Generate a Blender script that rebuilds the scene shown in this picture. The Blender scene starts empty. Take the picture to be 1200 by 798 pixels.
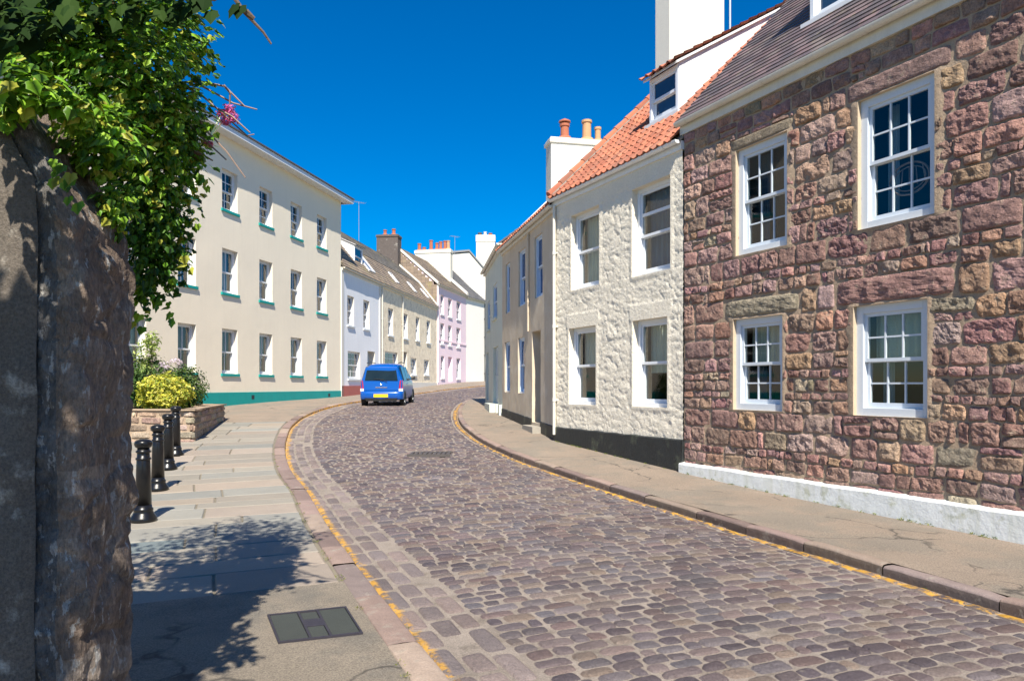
import bpy, bmesh, math, random
from mathutils import Vector, Matrix, noise
random.seed(7)
R = random.random
U = random.uniform
col = bpy.context.scene.collection
EYE = 1.75
FPX = 867.0

# ------------------------------------------------------------------ terrain
GP = [(-60,-1.2),(-10,-.12),(0,0),(5,.02),(8,.08),(11,.15),(15,.34),(20,.64),(28,1.02),(37,1.2),(50,1.57),(58,1.84),(66,2.1),(90,2.6),(150,2.9),(600,3)]
def g(y):
    n = len(GP)
    if y <= GP[0][0]: return GP[0][1]
    if y >= GP[-1][0]: return GP[-1][1]
    def sl(i):
        if i == 0 or i == n-1: return 0
        return (GP[i+1][1]-GP[i-1][1])/(GP[i+1][0]-GP[i-1][0])
    for i in range(n-1):
        if GP[i][0] <= y <= GP[i+1][0]:
            h = GP[i+1][0]-GP[i][0]; t = (y-GP[i][0])/h
            return (2*t**3-3*t*t+1)*GP[i][1]+(t**3-2*t*t+t)*h*sl(i)+(-2*t**3+3*t*t)*GP[i+1][1]+(t**3-t*t)*h*sl(i+1)

def nz(x, y=0, z=0): return noise.noise(Vector((x, y, z)))
def fbm(x, y, z=0, o=3):
    s = 0; a = 1; f = 1
    for i in range(o):
        s += a*noise.noise(Vector((x*f, y*f, z*f+i*7.3))); a *= .5; f *= 2.1
    return s

# ------------------------------------------------------------------ materials
def new_mat(name):
    m = bpy.data.materials.new(name); m.use_nodes = True
    nt = m.node_tree
    for n in list(nt.nodes): nt.nodes.remove(n)
    out = nt.nodes.new('ShaderNodeOutputMaterial')
    b = nt.nodes.new('ShaderNodeBsdfPrincipled')
    nt.links.new(b.outputs[0], out.inputs[0])
    return m, nt, b, out

def mat(name, c=(.5,.5,.5), rough=.7, attr=False, var=.15, scale=3., c2=None, c2scale=1.5, c2thr=(.5,.62), fine=40., finevar=.1,
        bump=0., bscale=60., bump2=0., b2scale=8., metal=0., spec=.5, streak=0., streakc=(.2,.19,.15), coat=0., paint=False, stretch=(1,1,1), bd=.006, bd2=.025, crack=0):
    m, nt, b, out = new_mat(name)
    N = nt.nodes.new; L = nt.links.new
    tc = N('ShaderNodeTexCoord'); mp = N('ShaderNodeMapping'); mp.inputs['Scale'].default_value = stretch
    L(tc.outputs['Object'], mp.inputs[0]); P = mp.outputs[0]
    def noi(s, det=4., r=.6):
        n = N('ShaderNodeTexNoise'); n.inputs['Scale'].default_value = s; n.inputs['Detail'].default_value = det; n.inputs['Roughness'].default_value = r
        L(P, n.inputs['Vector']); return n.outputs['Fac']
    def math_(op, a, bb, c_=None):
        n = N('ShaderNodeMath'); n.operation = op
        for i, v in enumerate((a, bb, c_)):
            if v is None: continue
            if isinstance(v, (int, float)): n.inputs[i].default_value = v
            else: L(v, n.inputs[i])
        return n.outputs[0]
    def mix(f, a, bb, typ='MIX'):
        n = N('ShaderNodeMix'); n.data_type = 'RGBA'; n.blend_type = typ; n.clamp_factor = True
        if isinstance(f, (int, float)): n.inputs[0].default_value = f
        else: L(f, n.inputs[0])
        for i, v in ((6, a), (7, bb)):
            if isinstance(v, tuple): n.inputs[i].default_value = (*v, 1) if len(v) == 3 else v
            else: L(v, n.inputs[i])
        return n.outputs[2]
    def ramp(f, lo, hi):
        n = N('ShaderNodeMapRange'); n.inputs['From Min'].default_value = lo; n.inputs['From Max'].default_value = hi
        L(f, n.inputs['Value']); return n.outputs[0]
    if attr:
        a = N('ShaderNodeAttribute'); a.attribute_name = 'Col'; base = a.outputs['Color']
    else:
        base = c
    if c2 is not None:
        base = mix(ramp(noi(c2scale, 6., .65), *c2thr), base, c2)
    if streak:
        mp2 = N('ShaderNodeMapping'); mp2.inputs['Scale'].default_value = (6, 6, .5); L(tc.outputs['Object'], mp2.inputs[0])
        n = N('ShaderNodeTexNoise'); n.inputs['Scale'].default_value = 1.; n.inputs['Detail'].default_value = 5.; L(mp2.outputs[0], n.inputs['Vector'])
        base = mix(math_('MULTIPLY', ramp(n.outputs['Fac'], .5, .85), streak), base, streakc)
    # brightness variation
    v = math_('MULTIPLY_ADD', noi(scale, 5.), 2*var, 1-var)
    if finevar:
        v = math_('MAXIMUM', math_('MULTIPLY', v, math_('MULTIPLY_ADD', noi(fine, 4., .75), 3.6*finevar, 1-1.8*finevar)), .15)
    cc = N('ShaderNodeCombineColor'); [L(v, cc.inputs[i]) for i in range(3)]
    base = mix(1., base, cc.outputs[0], 'MULTIPLY')
    if crack:
        vt = N('ShaderNodeTexVoronoi'); vt.feature = 'DISTANCE_TO_EDGE'; vt.inputs['Scale'].default_value = crack
        wn = N('ShaderNodeTexNoise'); wn.inputs['Scale'].default_value = 2.2; wn.inputs['Detail'].default_value = 5; L(P, wn.inputs['Vector'])
        wa = N('ShaderNodeVectorMath'); wa.operation = 'MULTIPLY_ADD'; L(wn.outputs['Color'], wa.inputs[0]); wa.inputs[1].default_value = (.7, .7, .7); L(P, wa.inputs[2]); L(wa.outputs[0], vt.inputs['Vector'])
        f_ = N('ShaderNodeMapRange'); f_.inputs['From Min'].default_value = .0; f_.inputs['From Max'].default_value = .012; f_.inputs['To Min'].default_value = 1; f_.inputs['To Max'].default_value = 0; L(vt.outputs['Distance'], f_.inputs['Value'])
        base = mix(math_('MULTIPLY', f_.outputs[0], ramp(noi(.9, 2.), .47, .55)), base, (.07, .06, .05))
    if paint:
        a2 = N('ShaderNodeAttribute'); a2.attribute_name = 'paint'
        pf = math_('MULTIPLY', a2.outputs['Fac'], ramp(math_('ADD', noi(9., 5., .7), math_('MULTIPLY', noi(60., 2.), .25)), .56, .66))
        base = mix(pf, base, (.62, .33, .03))
    L(base, b.inputs['Base Color'])
    b.inputs['Roughness'].default_value = rough; b.inputs['Metallic'].default_value = metal
    b.inputs['Specular IOR Level'].default_value = spec; b.inputs['Coat Weight'].default_value = coat
    nrm = None
    for bs, sc, dist in ((bump2, b2scale, bd2), (bump, bscale, bd)):
        if bs:
            bn = N('ShaderNodeBump'); bn.inputs['Strength'].default_value = bs; bn.inputs['Distance'].default_value = dist
            L(noi(sc, 6., .65), bn.inputs['Height'])
            if nrm: L(nrm, bn.inputs['Normal'])
            nrm = bn.outputs[0]
    if nrm: L(nrm, b.inputs['Normal'])
    return m

def leaf_mat(name, trans=.3, rough=.42, spec=.3):
    m, nt, b, out = new_mat(name)
    N = nt.nodes.new; L = nt.links.new
    a = N('ShaderNodeAttribute'); a.attribute_name = 'Col'
    L(a.outputs['Color'], b.inputs['Base Color']); b.inputs['Roughness'].default_value = rough; b.inputs['Specular IOR Level'].default_value = spec
    t = N('ShaderNodeBsdfTranslucent')
    mx = N('ShaderNodeMix'); mx.data_type = 'RGBA'; mx.blend_type = 'MULTIPLY'; mx.inputs[0].default_value = 1
    L(a.outputs['Color'], mx.inputs[6]); mx.inputs[7].default_value = (1.3, 1.5, .5, 1)
    L(mx.outputs[2], t.inputs[0])
    ms = N('ShaderNodeMixShader'); ms.inputs[0].default_value = trans
    L(b.outputs[0], ms.inputs[1]); L(t.outputs[0], ms.inputs[2]); L(ms.outputs[0], out.inputs[0])
    return m

def glass_clear(name='clear_glass'):
    m, nt, b, out = new_mat(name)
    N = nt.nodes.new; L = nt.links.new
    tr = N('ShaderNodeBsdfTransparent'); tr.inputs[0].default_value = (.9, .94, .93, 1)
    gl = N('ShaderNodeBsdfGlossy'); gl.inputs['Roughness'].default_value = .03
    lw = N('ShaderNodeFresnel'); lw.inputs[0].default_value = 1.5
    ge = N('ShaderNodeNewGeometry'); 
    ms = N('ShaderNodeMixShader')
    # fresnel only from the outer side, clear on the inner side of the sheet
    mu = N('ShaderNodeMath'); mu.operation = 'MULTIPLY'; sub = N('ShaderNodeMath'); sub.operation = 'SUBTRACT'; sub.inputs[0].default_value = 1
    L(ge.outputs['Backfacing'], sub.inputs[1]); L(sub.outputs[0], mu.inputs[0]); 
    m2 = N('ShaderNodeMath'); m2.operation = 'MULTIPLY'; m2.inputs[1].default_value = 1.6; m2.use_clamp = True; L(lw.outputs[0], m2.inputs[0]); L(m2.outputs[0], mu.inputs[1])
    L(mu.outputs[0], ms.inputs[0]); L(tr.outputs[0], ms.inputs[1]); L(gl.outputs[0], ms.inputs[2]); L(ms.outputs[0], out.inputs[0])
    return m

M = {}
M['cobble'] = mat('cobble_stone', attr=True, bd=.012, bd2=.03, rough=.52, var=.38, scale=1.1, fine=75, finevar=.5, c2=(.22,.19,.16), c2scale=11, c2thr=(.6,.75), bump=1., bscale=70, bump2=.8, b2scale=22, paint=True, spec=.5)
M['grit'] = mat('grit_bed', bd=.015, c= (.28,.235,.195), rough=.95, var=.4, scale=2.5, fine=85, finevar=.6, c2=(.17,.14,.11), c2scale=4, c2thr=(.5,.7), bump=.8, bscale=160, paint=True)
M['slab'] = mat('paving_slab', attr=True, bd=.010, rough=.85, var=.14, scale=3, fine=60, finevar=.16, bump=.5, bscale=120, bump2=.2, b2scale=9)
M['joint'] = mat('slab_joint', (.19,.165,.12), rough=.95, var=.3, fine=90, finevar=.3, bump=.6, bscale=100)
M['tarmac'] = mat('worn_tarmac', (.25,.21,.16), rough=.93, bd=.014, crack=.35, var=.2, scale=1.2, fine=85, finevar=.75, c2=(.18,.16,.13), c2scale=1.1, c2thr=(.48,.62), bump=.9, bscale=190, bump2=.3, b2scale=5)
M['path'] = mat('gravelly_path', (.265,.21,.16), rough=.93, var=.2, scale=1.1, fine=75, finevar=.7, crack=.45, bd=.012, c2=(.225,.19,.15), c2scale=.8, c2thr=(.47,.56), bump=.9, bscale=170, bump2=.25, b2scale=4)
M['kerb'] = mat('kerb_granite', attr=True, rough=.8, var=.25, scale=6, fine=90, finevar=.3, c2=(.30,.27,.22), c2scale=7, c2thr=(.58,.75), bump=.8, bscale=110, bump2=.6, b2scale=12, paint=True)
M['stone'] = mat('rubble_stone', attr=True, rough=.88, var=.8, scale=9, fine=42, finevar=.62, bd=.018, bd2=.04, c2=(.27,.21,.15), c2scale=9, c2thr=(.57,.72), bump=1., bscale=70, bump2=1., b2scale=16)
M['mortar'] = mat('lime_mortar', (.37,.275,.19), rough=.95, var=.35, scale=4, fine=60, finevar=.3, bump=1., bscale=80, bump2=.8, b2scale=14)
M['cream_rubble'] = mat('cream_painted_rubble', bd=.012, bd2=.03, c= (.78,.715,.585), rough=.85, var=.1, scale=2.5, fine=30, finevar=.12, bump=.8, bscale=60, bump2=.9, b2scale=16, c2=(.56,.49,.38), c2scale=9, c2thr=(.62,.85))
M['beige_render'] = mat('beige_render', (.60,.50,.37), rough=.9, var=.1, scale=1.2, fine=60, finevar=.06, bump=.35, bscale=90, bump2=.3, b2scale=6, streak=.35, streakc=(.36,.31,.24), c2=(.66,.58,.46), c2scale=2.3, c2thr=(.5,.7))
M['green_render'] = mat('pale_green_render', (.62,.66,.58), rough=.9, var=.08, scale=1.2, fine=60, finevar=.05, bump=.3, bscale=90, streak=.5, streakc=(.38,.4,.34))
M['cream_render'] = mat('cream_render', (.84,.745,.58), rough=.9, var=.045, scale=.6, fine=25, finevar=.035, bump=.25, bscale=60, bump2=.3, b2scale=2.5, streak=.14, streakc=(.62,.53,.40))
M['reveal'] = mat('white_reveal', (.68,.63,.54), rough=.7, var=.03)
M['teal'] = mat('teal_paint', (.0,.30,.27), rough=.5, var=.12, scale=2, fine=30, finevar=.06, bump=.2, bscale=40, streak=.3, streakc=(.02,.2,.19))
M['black_base'] = mat('black_plinth_paint', (.018,.021,.022), rough=.6, var=.3, scale=3, c2=(.10,.115,.075), c2scale=2.2, c2thr=(.56,.75), bump=.5, bscale=50, bump2=.6, b2scale=9)
M['blue_render'] = mat('pale_blue_render', (.84,.84,.84), rough=.85, var=.04, scale=1, streak=.15, streakc=(.5,.52,.56))
M['yellow_stone'] = mat('yellow_stone', (.90,.77,.56), rough=.9, var=.2, scale=3, fine=9, finevar=.25, c2=(.76,.64,.46), c2scale=2.6, c2thr=(.48,.6), bump=.5, bscale=30, bump2=.5, b2scale=5)
M['pink'] = mat('pink_render', (.88,.69,.73), rough=.85, var=.05, scale=1, streak=.12, streakc=(.7,.45,.5))
M['white_render'] = mat('white_render', (.70,.66,.58), rough=.85, var=.06, scale=.7, fine=20, finevar=.04, streak=.25, streakc=(.6,.56,.46))
M['white'] = mat('white_gloss_paint', (.70,.71,.72), rough=.35, var=.06, scale=3, fine=40, finevar=.04)
M['upvc'] = mat('white_upvc', (.72,.75,.79), rough=.28, var=.02, scale=3, finevar=0)
M['dirty_white'] = mat('weathered_white_paint', (.74,.76,.74), rough=.6, var=.08, scale=3, c2=(.42,.43,.30), c2scale=4.5, c2thr=(.55,.72), streak=.65, streakc=(.40,.41,.27), bump=.4, bscale=50, bump2=.4, b2scale=8)
M['chimney_white'] = mat('chimney_render', (.66,.63,.55), rough=.85, var=.05, scale=1.5, streak=.3, streakc=(.55,.53,.45), bump=.25, bscale=50)
M['chimney_grey'] = mat('shaded_chimney_side', (.40,.37,.31), rough=.9, var=.25, scale=4, bump=.5, bscale=40)  # unused; chimney render with the shade of its street side put into the colour
M['slate'] = mat('roof_slate', attr=True, rough=.6, var=.25, scale=4, fine=30, finevar=.25, c2=(.26,.22,.13), c2scale=2.6, c2thr=(.60,.75), bump=.5, bscale=60)
M['tile'] = mat('clay_pantile', attr=True, rough=.8, var=.2, scale=5, fine=50, finevar=.2, c2=(.25,.22,.17), c2scale=6, c2thr=(.64,.78), bump=.4, bscale=70)
M['cement'] = mat('cement_fillet', (.34,.31,.26), rough=.9, var=.25, scale=5, bump=.5, bscale=50)
M['white_roof'] = mat('cement_washed_roof', (.74,.73,.70), rough=.85, var=.12, scale=2, c2=(.5,.48,.43), c2scale=3, c2thr=(.58,.75), bump=.4, bscale=30)
M['terracotta'] = mat('terracotta', (.40,.13,.07), rough=.85, var=.25, scale=5, streak=.3, streakc=(.15,.09,.07))
M['buff_pot'] = mat('buff_pot', (.50,.29,.15), rough=.85, var=.25, scale=5)
M['dark_brick'] = mat('soot_dark_brick', (.11,.09,.08), rough=.9, var=.4, scale=8, c2=(.27,.25,.22), c2scale=3, c2thr=(.6,.7), bump=.6, bscale=30)
M['gutter'] = mat('cream_gutter', (.66,.63,.55), rough=.5, var=.12, scale=2, streak=.3, streakc=(.4,.37,.3))
M['gutter_white'] = mat('white_gutter', (.76,.77,.77), rough=.4, var=.08, scale=2, streak=.3, streakc=(.45,.42,.36))
M['lead'] = mat('lead', (.20,.21,.22), rough=.6, var=.2, scale=4)
M['glass'] = glass_clear()
M['glass_blue'] = mat('blue_tinted_glass', (.02,.07,.20), rough=.1, var=.4, scale=1.5, finevar=0, spec=.15)
M['cream_white'] = mat('cream_white_render', (.88,.84,.76), rough=.85, var=.05, scale=.7, streak=.2, streakc=(.7,.66,.56))
M['glassd'] = mat('dark_window_glass', (.02,.05,.10), rough=.06, var=.5, scale=1.5, finevar=0, spec=.5)
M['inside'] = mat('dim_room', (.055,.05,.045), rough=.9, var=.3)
M['blind'] = mat('cream_blind', (.42,.44,.37), rough=.8, var=.05)
M['curtain'] = mat('net_curtain', (.33,.42,.46), rough=.9, var=.25, scale=3, stretch=(8,8,.6))
M['curtain_dark'] = mat('blue_curtain', (.05,.10,.16), rough=.9, var=.4, scale=3, stretch=(8,8,.6))
M['door_pale'] = mat('pale_door_paint', (.45,.52,.56), rough=.4, var=.05)
M['door_dark'] = mat('dark_door_paint', (.10,.05,.04), rough=.4, var=.1)
M['iron'] = mat('black_gloss_iron', (.008,.008,.009), rough=.3, spec=.35, var=.2, finevar=0, coat=.15, bump=.15, bscale=90)
M['cover'] = mat('cover_concrete', (.04,.046,.04), rough=.85, var=.2, scale=5, fine=150, finevar=.35, bump=.8, bscale=180)
M['white_skylit'] = mat('skylit_white_gloss', (.60,.65,.70), rough=.4, var=.06, scale=3, fine=40, finevar=.04)  # white gloss paint, bluish skylight shade put into its colour
M['cover_iron'] = mat('cast_iron', (.03,.026,.034), rough=.55, var=.3, scale=9, bump=.5, bscale=120)
M['pier_stone'] = mat('pier_masonry', attr=True, bd=.015, bd2=.05, rough=.9, var=.9, scale=6, fine=38, finevar=.6, stretch=(1.6,1.6,.7), c2=(.42,.40,.37), c2scale=16, c2thr=(.58,.62), bump=1., bscale=60, bump2=1., b2scale=18)
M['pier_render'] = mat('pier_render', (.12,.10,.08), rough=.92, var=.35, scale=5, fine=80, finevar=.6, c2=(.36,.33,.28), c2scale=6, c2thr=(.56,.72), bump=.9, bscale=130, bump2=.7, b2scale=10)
M['leaf'] = leaf_mat('ivy_leaf'); M['leaf_dull'] = leaf_mat('tree_leaf', .12, .75, .08); M['leaf_bush'] = leaf_mat('shrub_leaf', .3, .5); M['petal'] = leaf_mat('petal', .3, .7)
M['bark'] = mat('bark', (.12,.085,.06), rough=.9, var=.35, scale=12, bump=.7, bscale=60)
M['twig'] = mat('bare_twig', (.26,.18,.14), rough=.8, var=.2, scale=20)
M['soil'] = mat('soil', (.06,.045,.03), rough=1, var=.3, scale=8)
M['earth'] = mat('ground_cover', (.13,.14,.07), rough=1, var=.3, scale=.4, c2=(.2,.17,.12), c2scale=.2)
M['car_blue'] = mat('car_blue_paint', (.0,.075,.36), rough=.3, var=.03, finevar=0, coat=.35)
M['car_glass'] = mat('car_glass', (.012,.02,.022), rough=.05, var=.6, scale=3, finevar=0, spec=.45)
M['car_black'] = mat('black_plastic', (.02,.02,.02), rough=.5, var=.1)
M['rubber'] = mat('tyre_rubber', (.018,.018,.018), rough=.8, var=.1)
M['alloy'] = mat('wheel_trim', (.55,.56,.58), rough=.35, metal=.8, var=.05)
M['lamp_red'] = mat('red_lens', (.50,.01,.015), rough=.15, var=.05, finevar=0)
M['lamp_clear'] = mat('clear_lens', (.8,.8,.8), rough=.12, var=.02, finevar=0)
M['plate'] = mat('yellow_plate', (.85,.55,.02), rough=.4, var=.02, finevar=0)
M['chrome'] = mat('chrome', (.7,.7,.7), rough=.15, metal=1., var=.02, finevar=0)
M['aerial'] = mat('galvanised_aerial', (.45,.46,.48), rough=.4, metal=.6, var=.1)
M['red_plinth'] = mat('brick_red_paint', (.42,.12,.09), rough=.7, var=.1)
M['brown_tile'] = mat('brown_roof_tile', attr=True, rough=.85, var=.22, scale=3, fine=20, finevar=.25, c2=(.30,.25,.13), c2scale=1.2, c2thr=(.56,.7), bump=.4, bscale=30)
M['solar'] = mat('rooflight_glass', (.05,.09,.16), rough=.08, var=.1, finevar=0)

# ------------------------------------------------------------------ mesh builder
class MB:
    def __init__(s): s.v = []; s.f = []; s.mi = []; s.c = []; s.p = []; s.hasp = False
    def face(s, idx, mi=0, c=(1,1,1)): s.f.append(tuple(idx)); s.mi.append(mi); s.c.append(c)
    def vert(s, p, paint=0.): s.v.append(tuple(p)); s.p.append(paint); return len(s.v)-1
    def quad(s, a, b, c_, d, mi=0, c=(1,1,1)):
        i = [s.vert(p) for p in (a, b, c_, d)]; s.face(i, mi, c)
    def hexa(s, P, mi=0, c=(1,1,1)):      # P: 8 points, bottom 4 then top 4
        i = [s.vert(p) for p in P]
        for f in ((3,2,1,0),(4,5,6,7),(0,1,5,4),(1,2,6,5),(2,3,7,6),(3,0,4,7)): s.face([i[k] for k in f], mi, c)
    def box(s, fr, u0, u1, w0, w1, z0, z1, mi=0, c=(1,1,1)):
        s.hexa([fr.p(u0,w0,z0),fr.p(u1,w0,z0),fr.p(u1,w1,z0),fr.p(u0,w1,z0),fr.p(u0,w0,z1),fr.p(u1,w0,z1),fr.p(u1,w1,z1),fr.p(u0,w1,z1)], mi, c)
    def prism(s, pts0, pts1, mi=0, c=(1,1,1)):
        n = len(pts0); a = [s.vert(p) for p in pts0]; b = [s.vert(p) for p in pts1]
        s.face(a[::-1], mi, c); s.face(b, mi, c)
        for k in range(n): s.face((a[k], a[(k+1) % n], b[(k+1) % n], b[k]), mi, c)
    def tube(s, pts, r, n=8, mi=0, c=(1,1,1), cap=True):
        pts = [Vector(p) for p in pts]; rings = []
        rs = r if isinstance(r, (list, tuple)) else [r]*len(pts)
        for k, p in enumerate(pts):
            d = (pts[min(k+1, len(pts)-1)]-pts[max(k-1, 0)]).normalized()
            a = d.orthogonal().normalized() if k == 0 else (a-d*a.dot(d)).normalized()
            b = d.cross(a)
            rings.append([s.vert(p+(a*math.cos(t)+b*math.sin(t))*rs[k]) for t in [2*math.pi*q/n for q in range(n)]])
        for k in range(len(pts)-1):
            for q in range(n): s.face((rings[k][q], rings[k][(q+1) % n], rings[k+1][(q+1) % n], rings[k+1][q]), mi, c)
        if cap: s.face(rings[0][::-1], mi, c); s.face(rings[-1], mi, c)
    def lathe(s, x, y, prof, n=20, mi=0, c=(1,1,1)):
        rings = [[s.vert((x+r*math.cos(2*math.pi*q/n), y+r*math.sin(2*math.pi*q/n), z)) for q in range(n)] for r, z in prof]
        for k in range(len(prof)-1):
            for q in range(n): s.face((rings[k][q], rings[k][(q+1) % n], rings[k+1][(q+1) % n], rings[k+1][q]), mi, c)
        s.face(rings[0][::-1], mi, c); s.face(rings[-1], mi, c)
    def grid(s, fn, nu, nv, mi=0, c=(1,1,1), paintfn=None):
        ids = []
        for j in range(nv+1):
            for i in range(nu+1):
                ids.append(s.vert(fn(i/nu, j/nv), paintfn(i/nu, j/nv) if paintfn else 0.))
        for j in range(nv):
            for i in range(nu):
                a = j*(nu+1)+i
                s.face((ids[a], ids[a+1], ids[a+nu+2], ids[a+nu+1]), mi, c)
    def build(s, name, mats, parent=None, smooth=False, recalc=True, merge=False, bevel=0):
        if not isinstance(mats, (list, tuple)): mats = [mats]
        off = Vector((0,0,0))
        if parent is not None:
            q = parent
            while q is not None: off += q.location; q = q.parent
        me = bpy.data.meshes.new(name)
        me.from_pydata([(a-off.x, b-off.y, c-off.z) for a, b, c in s.v], [], s.f)
        for m in mats: me.materials.append(m)
        if len(mats) > 1: me.polygons.foreach_set('material_index', s.mi)
        at = me.color_attributes.new('Col', 'FLOAT_COLOR', 'CORNER')
        buf = []
        for f, c in zip(s.f, s.c): buf.extend((c[0], c[1], c[2], 1.)*len(f))
        at.data.foreach_set('color', buf)
        if any(s.p):
            pa = me.attributes.new('paint', 'FLOAT', 'POINT'); pa.data.foreach_set('value', s.p)
        if smooth: me.polygons.foreach_set('use_smooth', [True]*len(s.f))
        if recalc or merge:
            bm = bmesh.new(); bm.from_mesh(me)
            if merge: bmesh.ops.remove_doubles(bm, verts=bm.verts, dist=.0005)
            if recalc: bmesh.ops.recalc_face_normals(bm, faces=bm.faces)
            bm.to_mesh(me); bm.free()
        me.update()
        o = bpy.data.objects.new(name, me); col.objects.link(o)
        if parent is not None: o.parent = parent
        if bevel:
            bv = o.modifiers.new('bevel', 'BEVEL'); bv.width = bevel; bv.segments = 2; bv.limit_method = 'ANGLE'
        return o

def tag(o, label=None, cat=None, group=None, kind=None):
    if label: o['label'] = label
    if cat: o['category'] = cat
    if group: o['group'] = group
    if kind: o['kind'] = kind
    return o
def thing(name, loc, label, cat, group=None):
    o = bpy.data.objects.new(name, None); col.objects.link(o); o.location = loc; o.empty_display_size = .2
    return tag(o, label, cat, group)

# ------------------------------------------------------------------ facade frames
class Frame:
    # u along the facade, w into the building, z up
    def __init__(s, a, b, side):
        s.o = Vector((a[0], a[1], 0)); d = Vector((b[0]-a[0], b[1]-a[1], 0)); s.L = d.length; s.d = d.normalized()
        s.w = Vector((s.d.y, -s.d.x, 0)) if side > 0 else Vector((-s.d.y, s.d.x, 0))
    def p(s, u, w, z):
        q = s.o+s.d*u+s.w*w; return (q.x, q.y, z)
    def px(s, x, y, w=0.):   # photograph position -> place on the facade plane (u, z)
        rx = (x-600)/FPX; o = s.o+s.w*w
        # o + d*u = (rx*t, t)
        u = (rx*o.y-o.x)/(s.d.x-rx*s.d.y); t = o.y+s.d.y*u
        return u, EYE+(452-y)/FPX*t
WORLD = Frame((0,0),(1,0),-1)   # u = x, w = y

def win_px(fr, xl, xr, yt, yb):     # opening from photo: left edge x, right edge x, top and bottom y at the left edge
    u0, z1 = fr.px(xl, yt); _, z0 = fr.px(xl, yb); u1, _ = fr.px(xr, yt)
    return (min(u0, u1), max(u0, u1), z0, z1)

# ------------------------------------------------------------------ building pieces
def wall_part(root, fr, u0, u1, z0, z1, holes, m, reveal=.12, mrev=None, step=None, disp=None, w=0., name='wall', thick=None):
    mb = MB()
    us = sorted({u0, u1, *[h[0] for h in holes], *[h[1] for h in holes]}); zs = sorted({z0, z1, *[h[2] for h in holes], *[h[3] for h in holes]})
    us = [a for a in us if u0 <= a <= u1]; zs = [a for a in zs if z0 <= a <= z1]
    def refine(L):
        if not step: return L
        o = []
        for a, b in zip(L, L[1:]):
            n = max(1, math.ceil((b-a)/step)); o += [a+(b-a)*k/n for k in range(n)]
        return o+[L[-1]]
    us = refine(us); zs = refine(zs)
    d = disp or (lambda u, z: 0.)
    ids = {}
    for i, a in enumerate(us):
        for j, b in enumerate(zs): ids[i, j] = mb.vert(fr.p(a, w-d(a, b), b))
    def inhole(a, b): return any(h[0] < a < h[1] and h[2] < b < h[3] for h in holes)
    for i in range(len(us)-1):
        for j in range(len(zs)-1):
            if not inhole((us[i]+us[i+1])/2, (zs[j]+zs[j+1])/2): mb.face((ids[i, j], ids[i+1, j], ids[i+1, j+1], ids[i, j+1]))
    for h in holes:
        rv = h[4] if len(h) > 4 else reveal
        U_ = [a for a in us if h[0]-1e-6 <= a <= h[1]+1e-6]; Z_ = [b for b in zs if h[2]-1e-6 <= b <= h[3]+1e-6]
        for uu in (h[0], h[1]):
            for a, b in zip(Z_, Z_[1:]): mb.quad(fr.p(uu, w-d(uu, a), a), fr.p(uu, rv, a), fr.p(uu, rv, b), fr.p(uu, w-d(uu, b), b), 1)
        for zz in (h[2], h[3]):
            for a, b in zip(U_, U_[1:]): mb.quad(fr.p(a, w-d(a, zz), zz), fr.p(a, rv, zz), fr.p(b, rv, zz), fr.p(b, w-d(b, zz), zz), 1)
    return mb.build(name, [m, mrev or m], root, smooth=bool(disp), recalc=False, merge=False)

def shell_part(root, fr, u0, u1, z0, ze, D, wr, zr, m, name='side_wall', wall_t=.28, ends=(1, 1), wstart=.3):
    """gable ends and back wall of a house"""
    mb = MB()
    for k, (ua, ub) in enumerate(((u0, u0+wall_t), (u1-wall_t, u1))):
        if not ends[k]: continue
        prof = [(wstart, z0), (D, z0), (D, ze), (wr, zr), (wstart, ze+(zr-ze)*wstart/wr)]
        mb.prism([fr.p(ua, a, b) for a, b in prof], [fr.p(ub, a, b) for a, b in prof])
    mb.box(fr, u0+wall_t, u1-wall_t, D-wall_t, D, z0, ze)
    return mb.build(name, m, root)

def slates(mb, fr, u0, u1, wa, za, wb, zb, tw=.25, th=.2, cols=((.1,.08,.085),), lift=.012, skip=None, jit=.003):
    L = math.hypot(wb-wa, zb-za); dw = (wb-wa)/L; dz = (zb-za)/L; nw, nzv = -dz, dw
    def P(u, s, h): return fr.p(u, wa+dw*s+nw*h, za+dz*s+nzv*h)
    s = 0.; k = 0
    while s < L-.02:
        u = u0-(tw/2 if k % 2 else 0)
        while u < u1:
            a = max(u, u0)+.003; b = min(u+tw, u1)-.003
            if b > a+.02 and not (skip and skip((a+b)/2, s)):
                s1 = min(s+th*1.05, L); c = random.choice(cols); f = U(.8, 1.2); c = tuple(x*f for x in c)
                h0 = lift+U(0, jit)
                mb.hexa([P(a,s,0),P(b,s,0),P(b,s1,0),P(a,s1,0),P(a,s,h0+.006),P(b,s,h0+.006+U(0,jit)),P(b,s1,.003),P(a,s1,.003)], 0, c)
            u += tw
        s += th; k += 1

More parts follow.
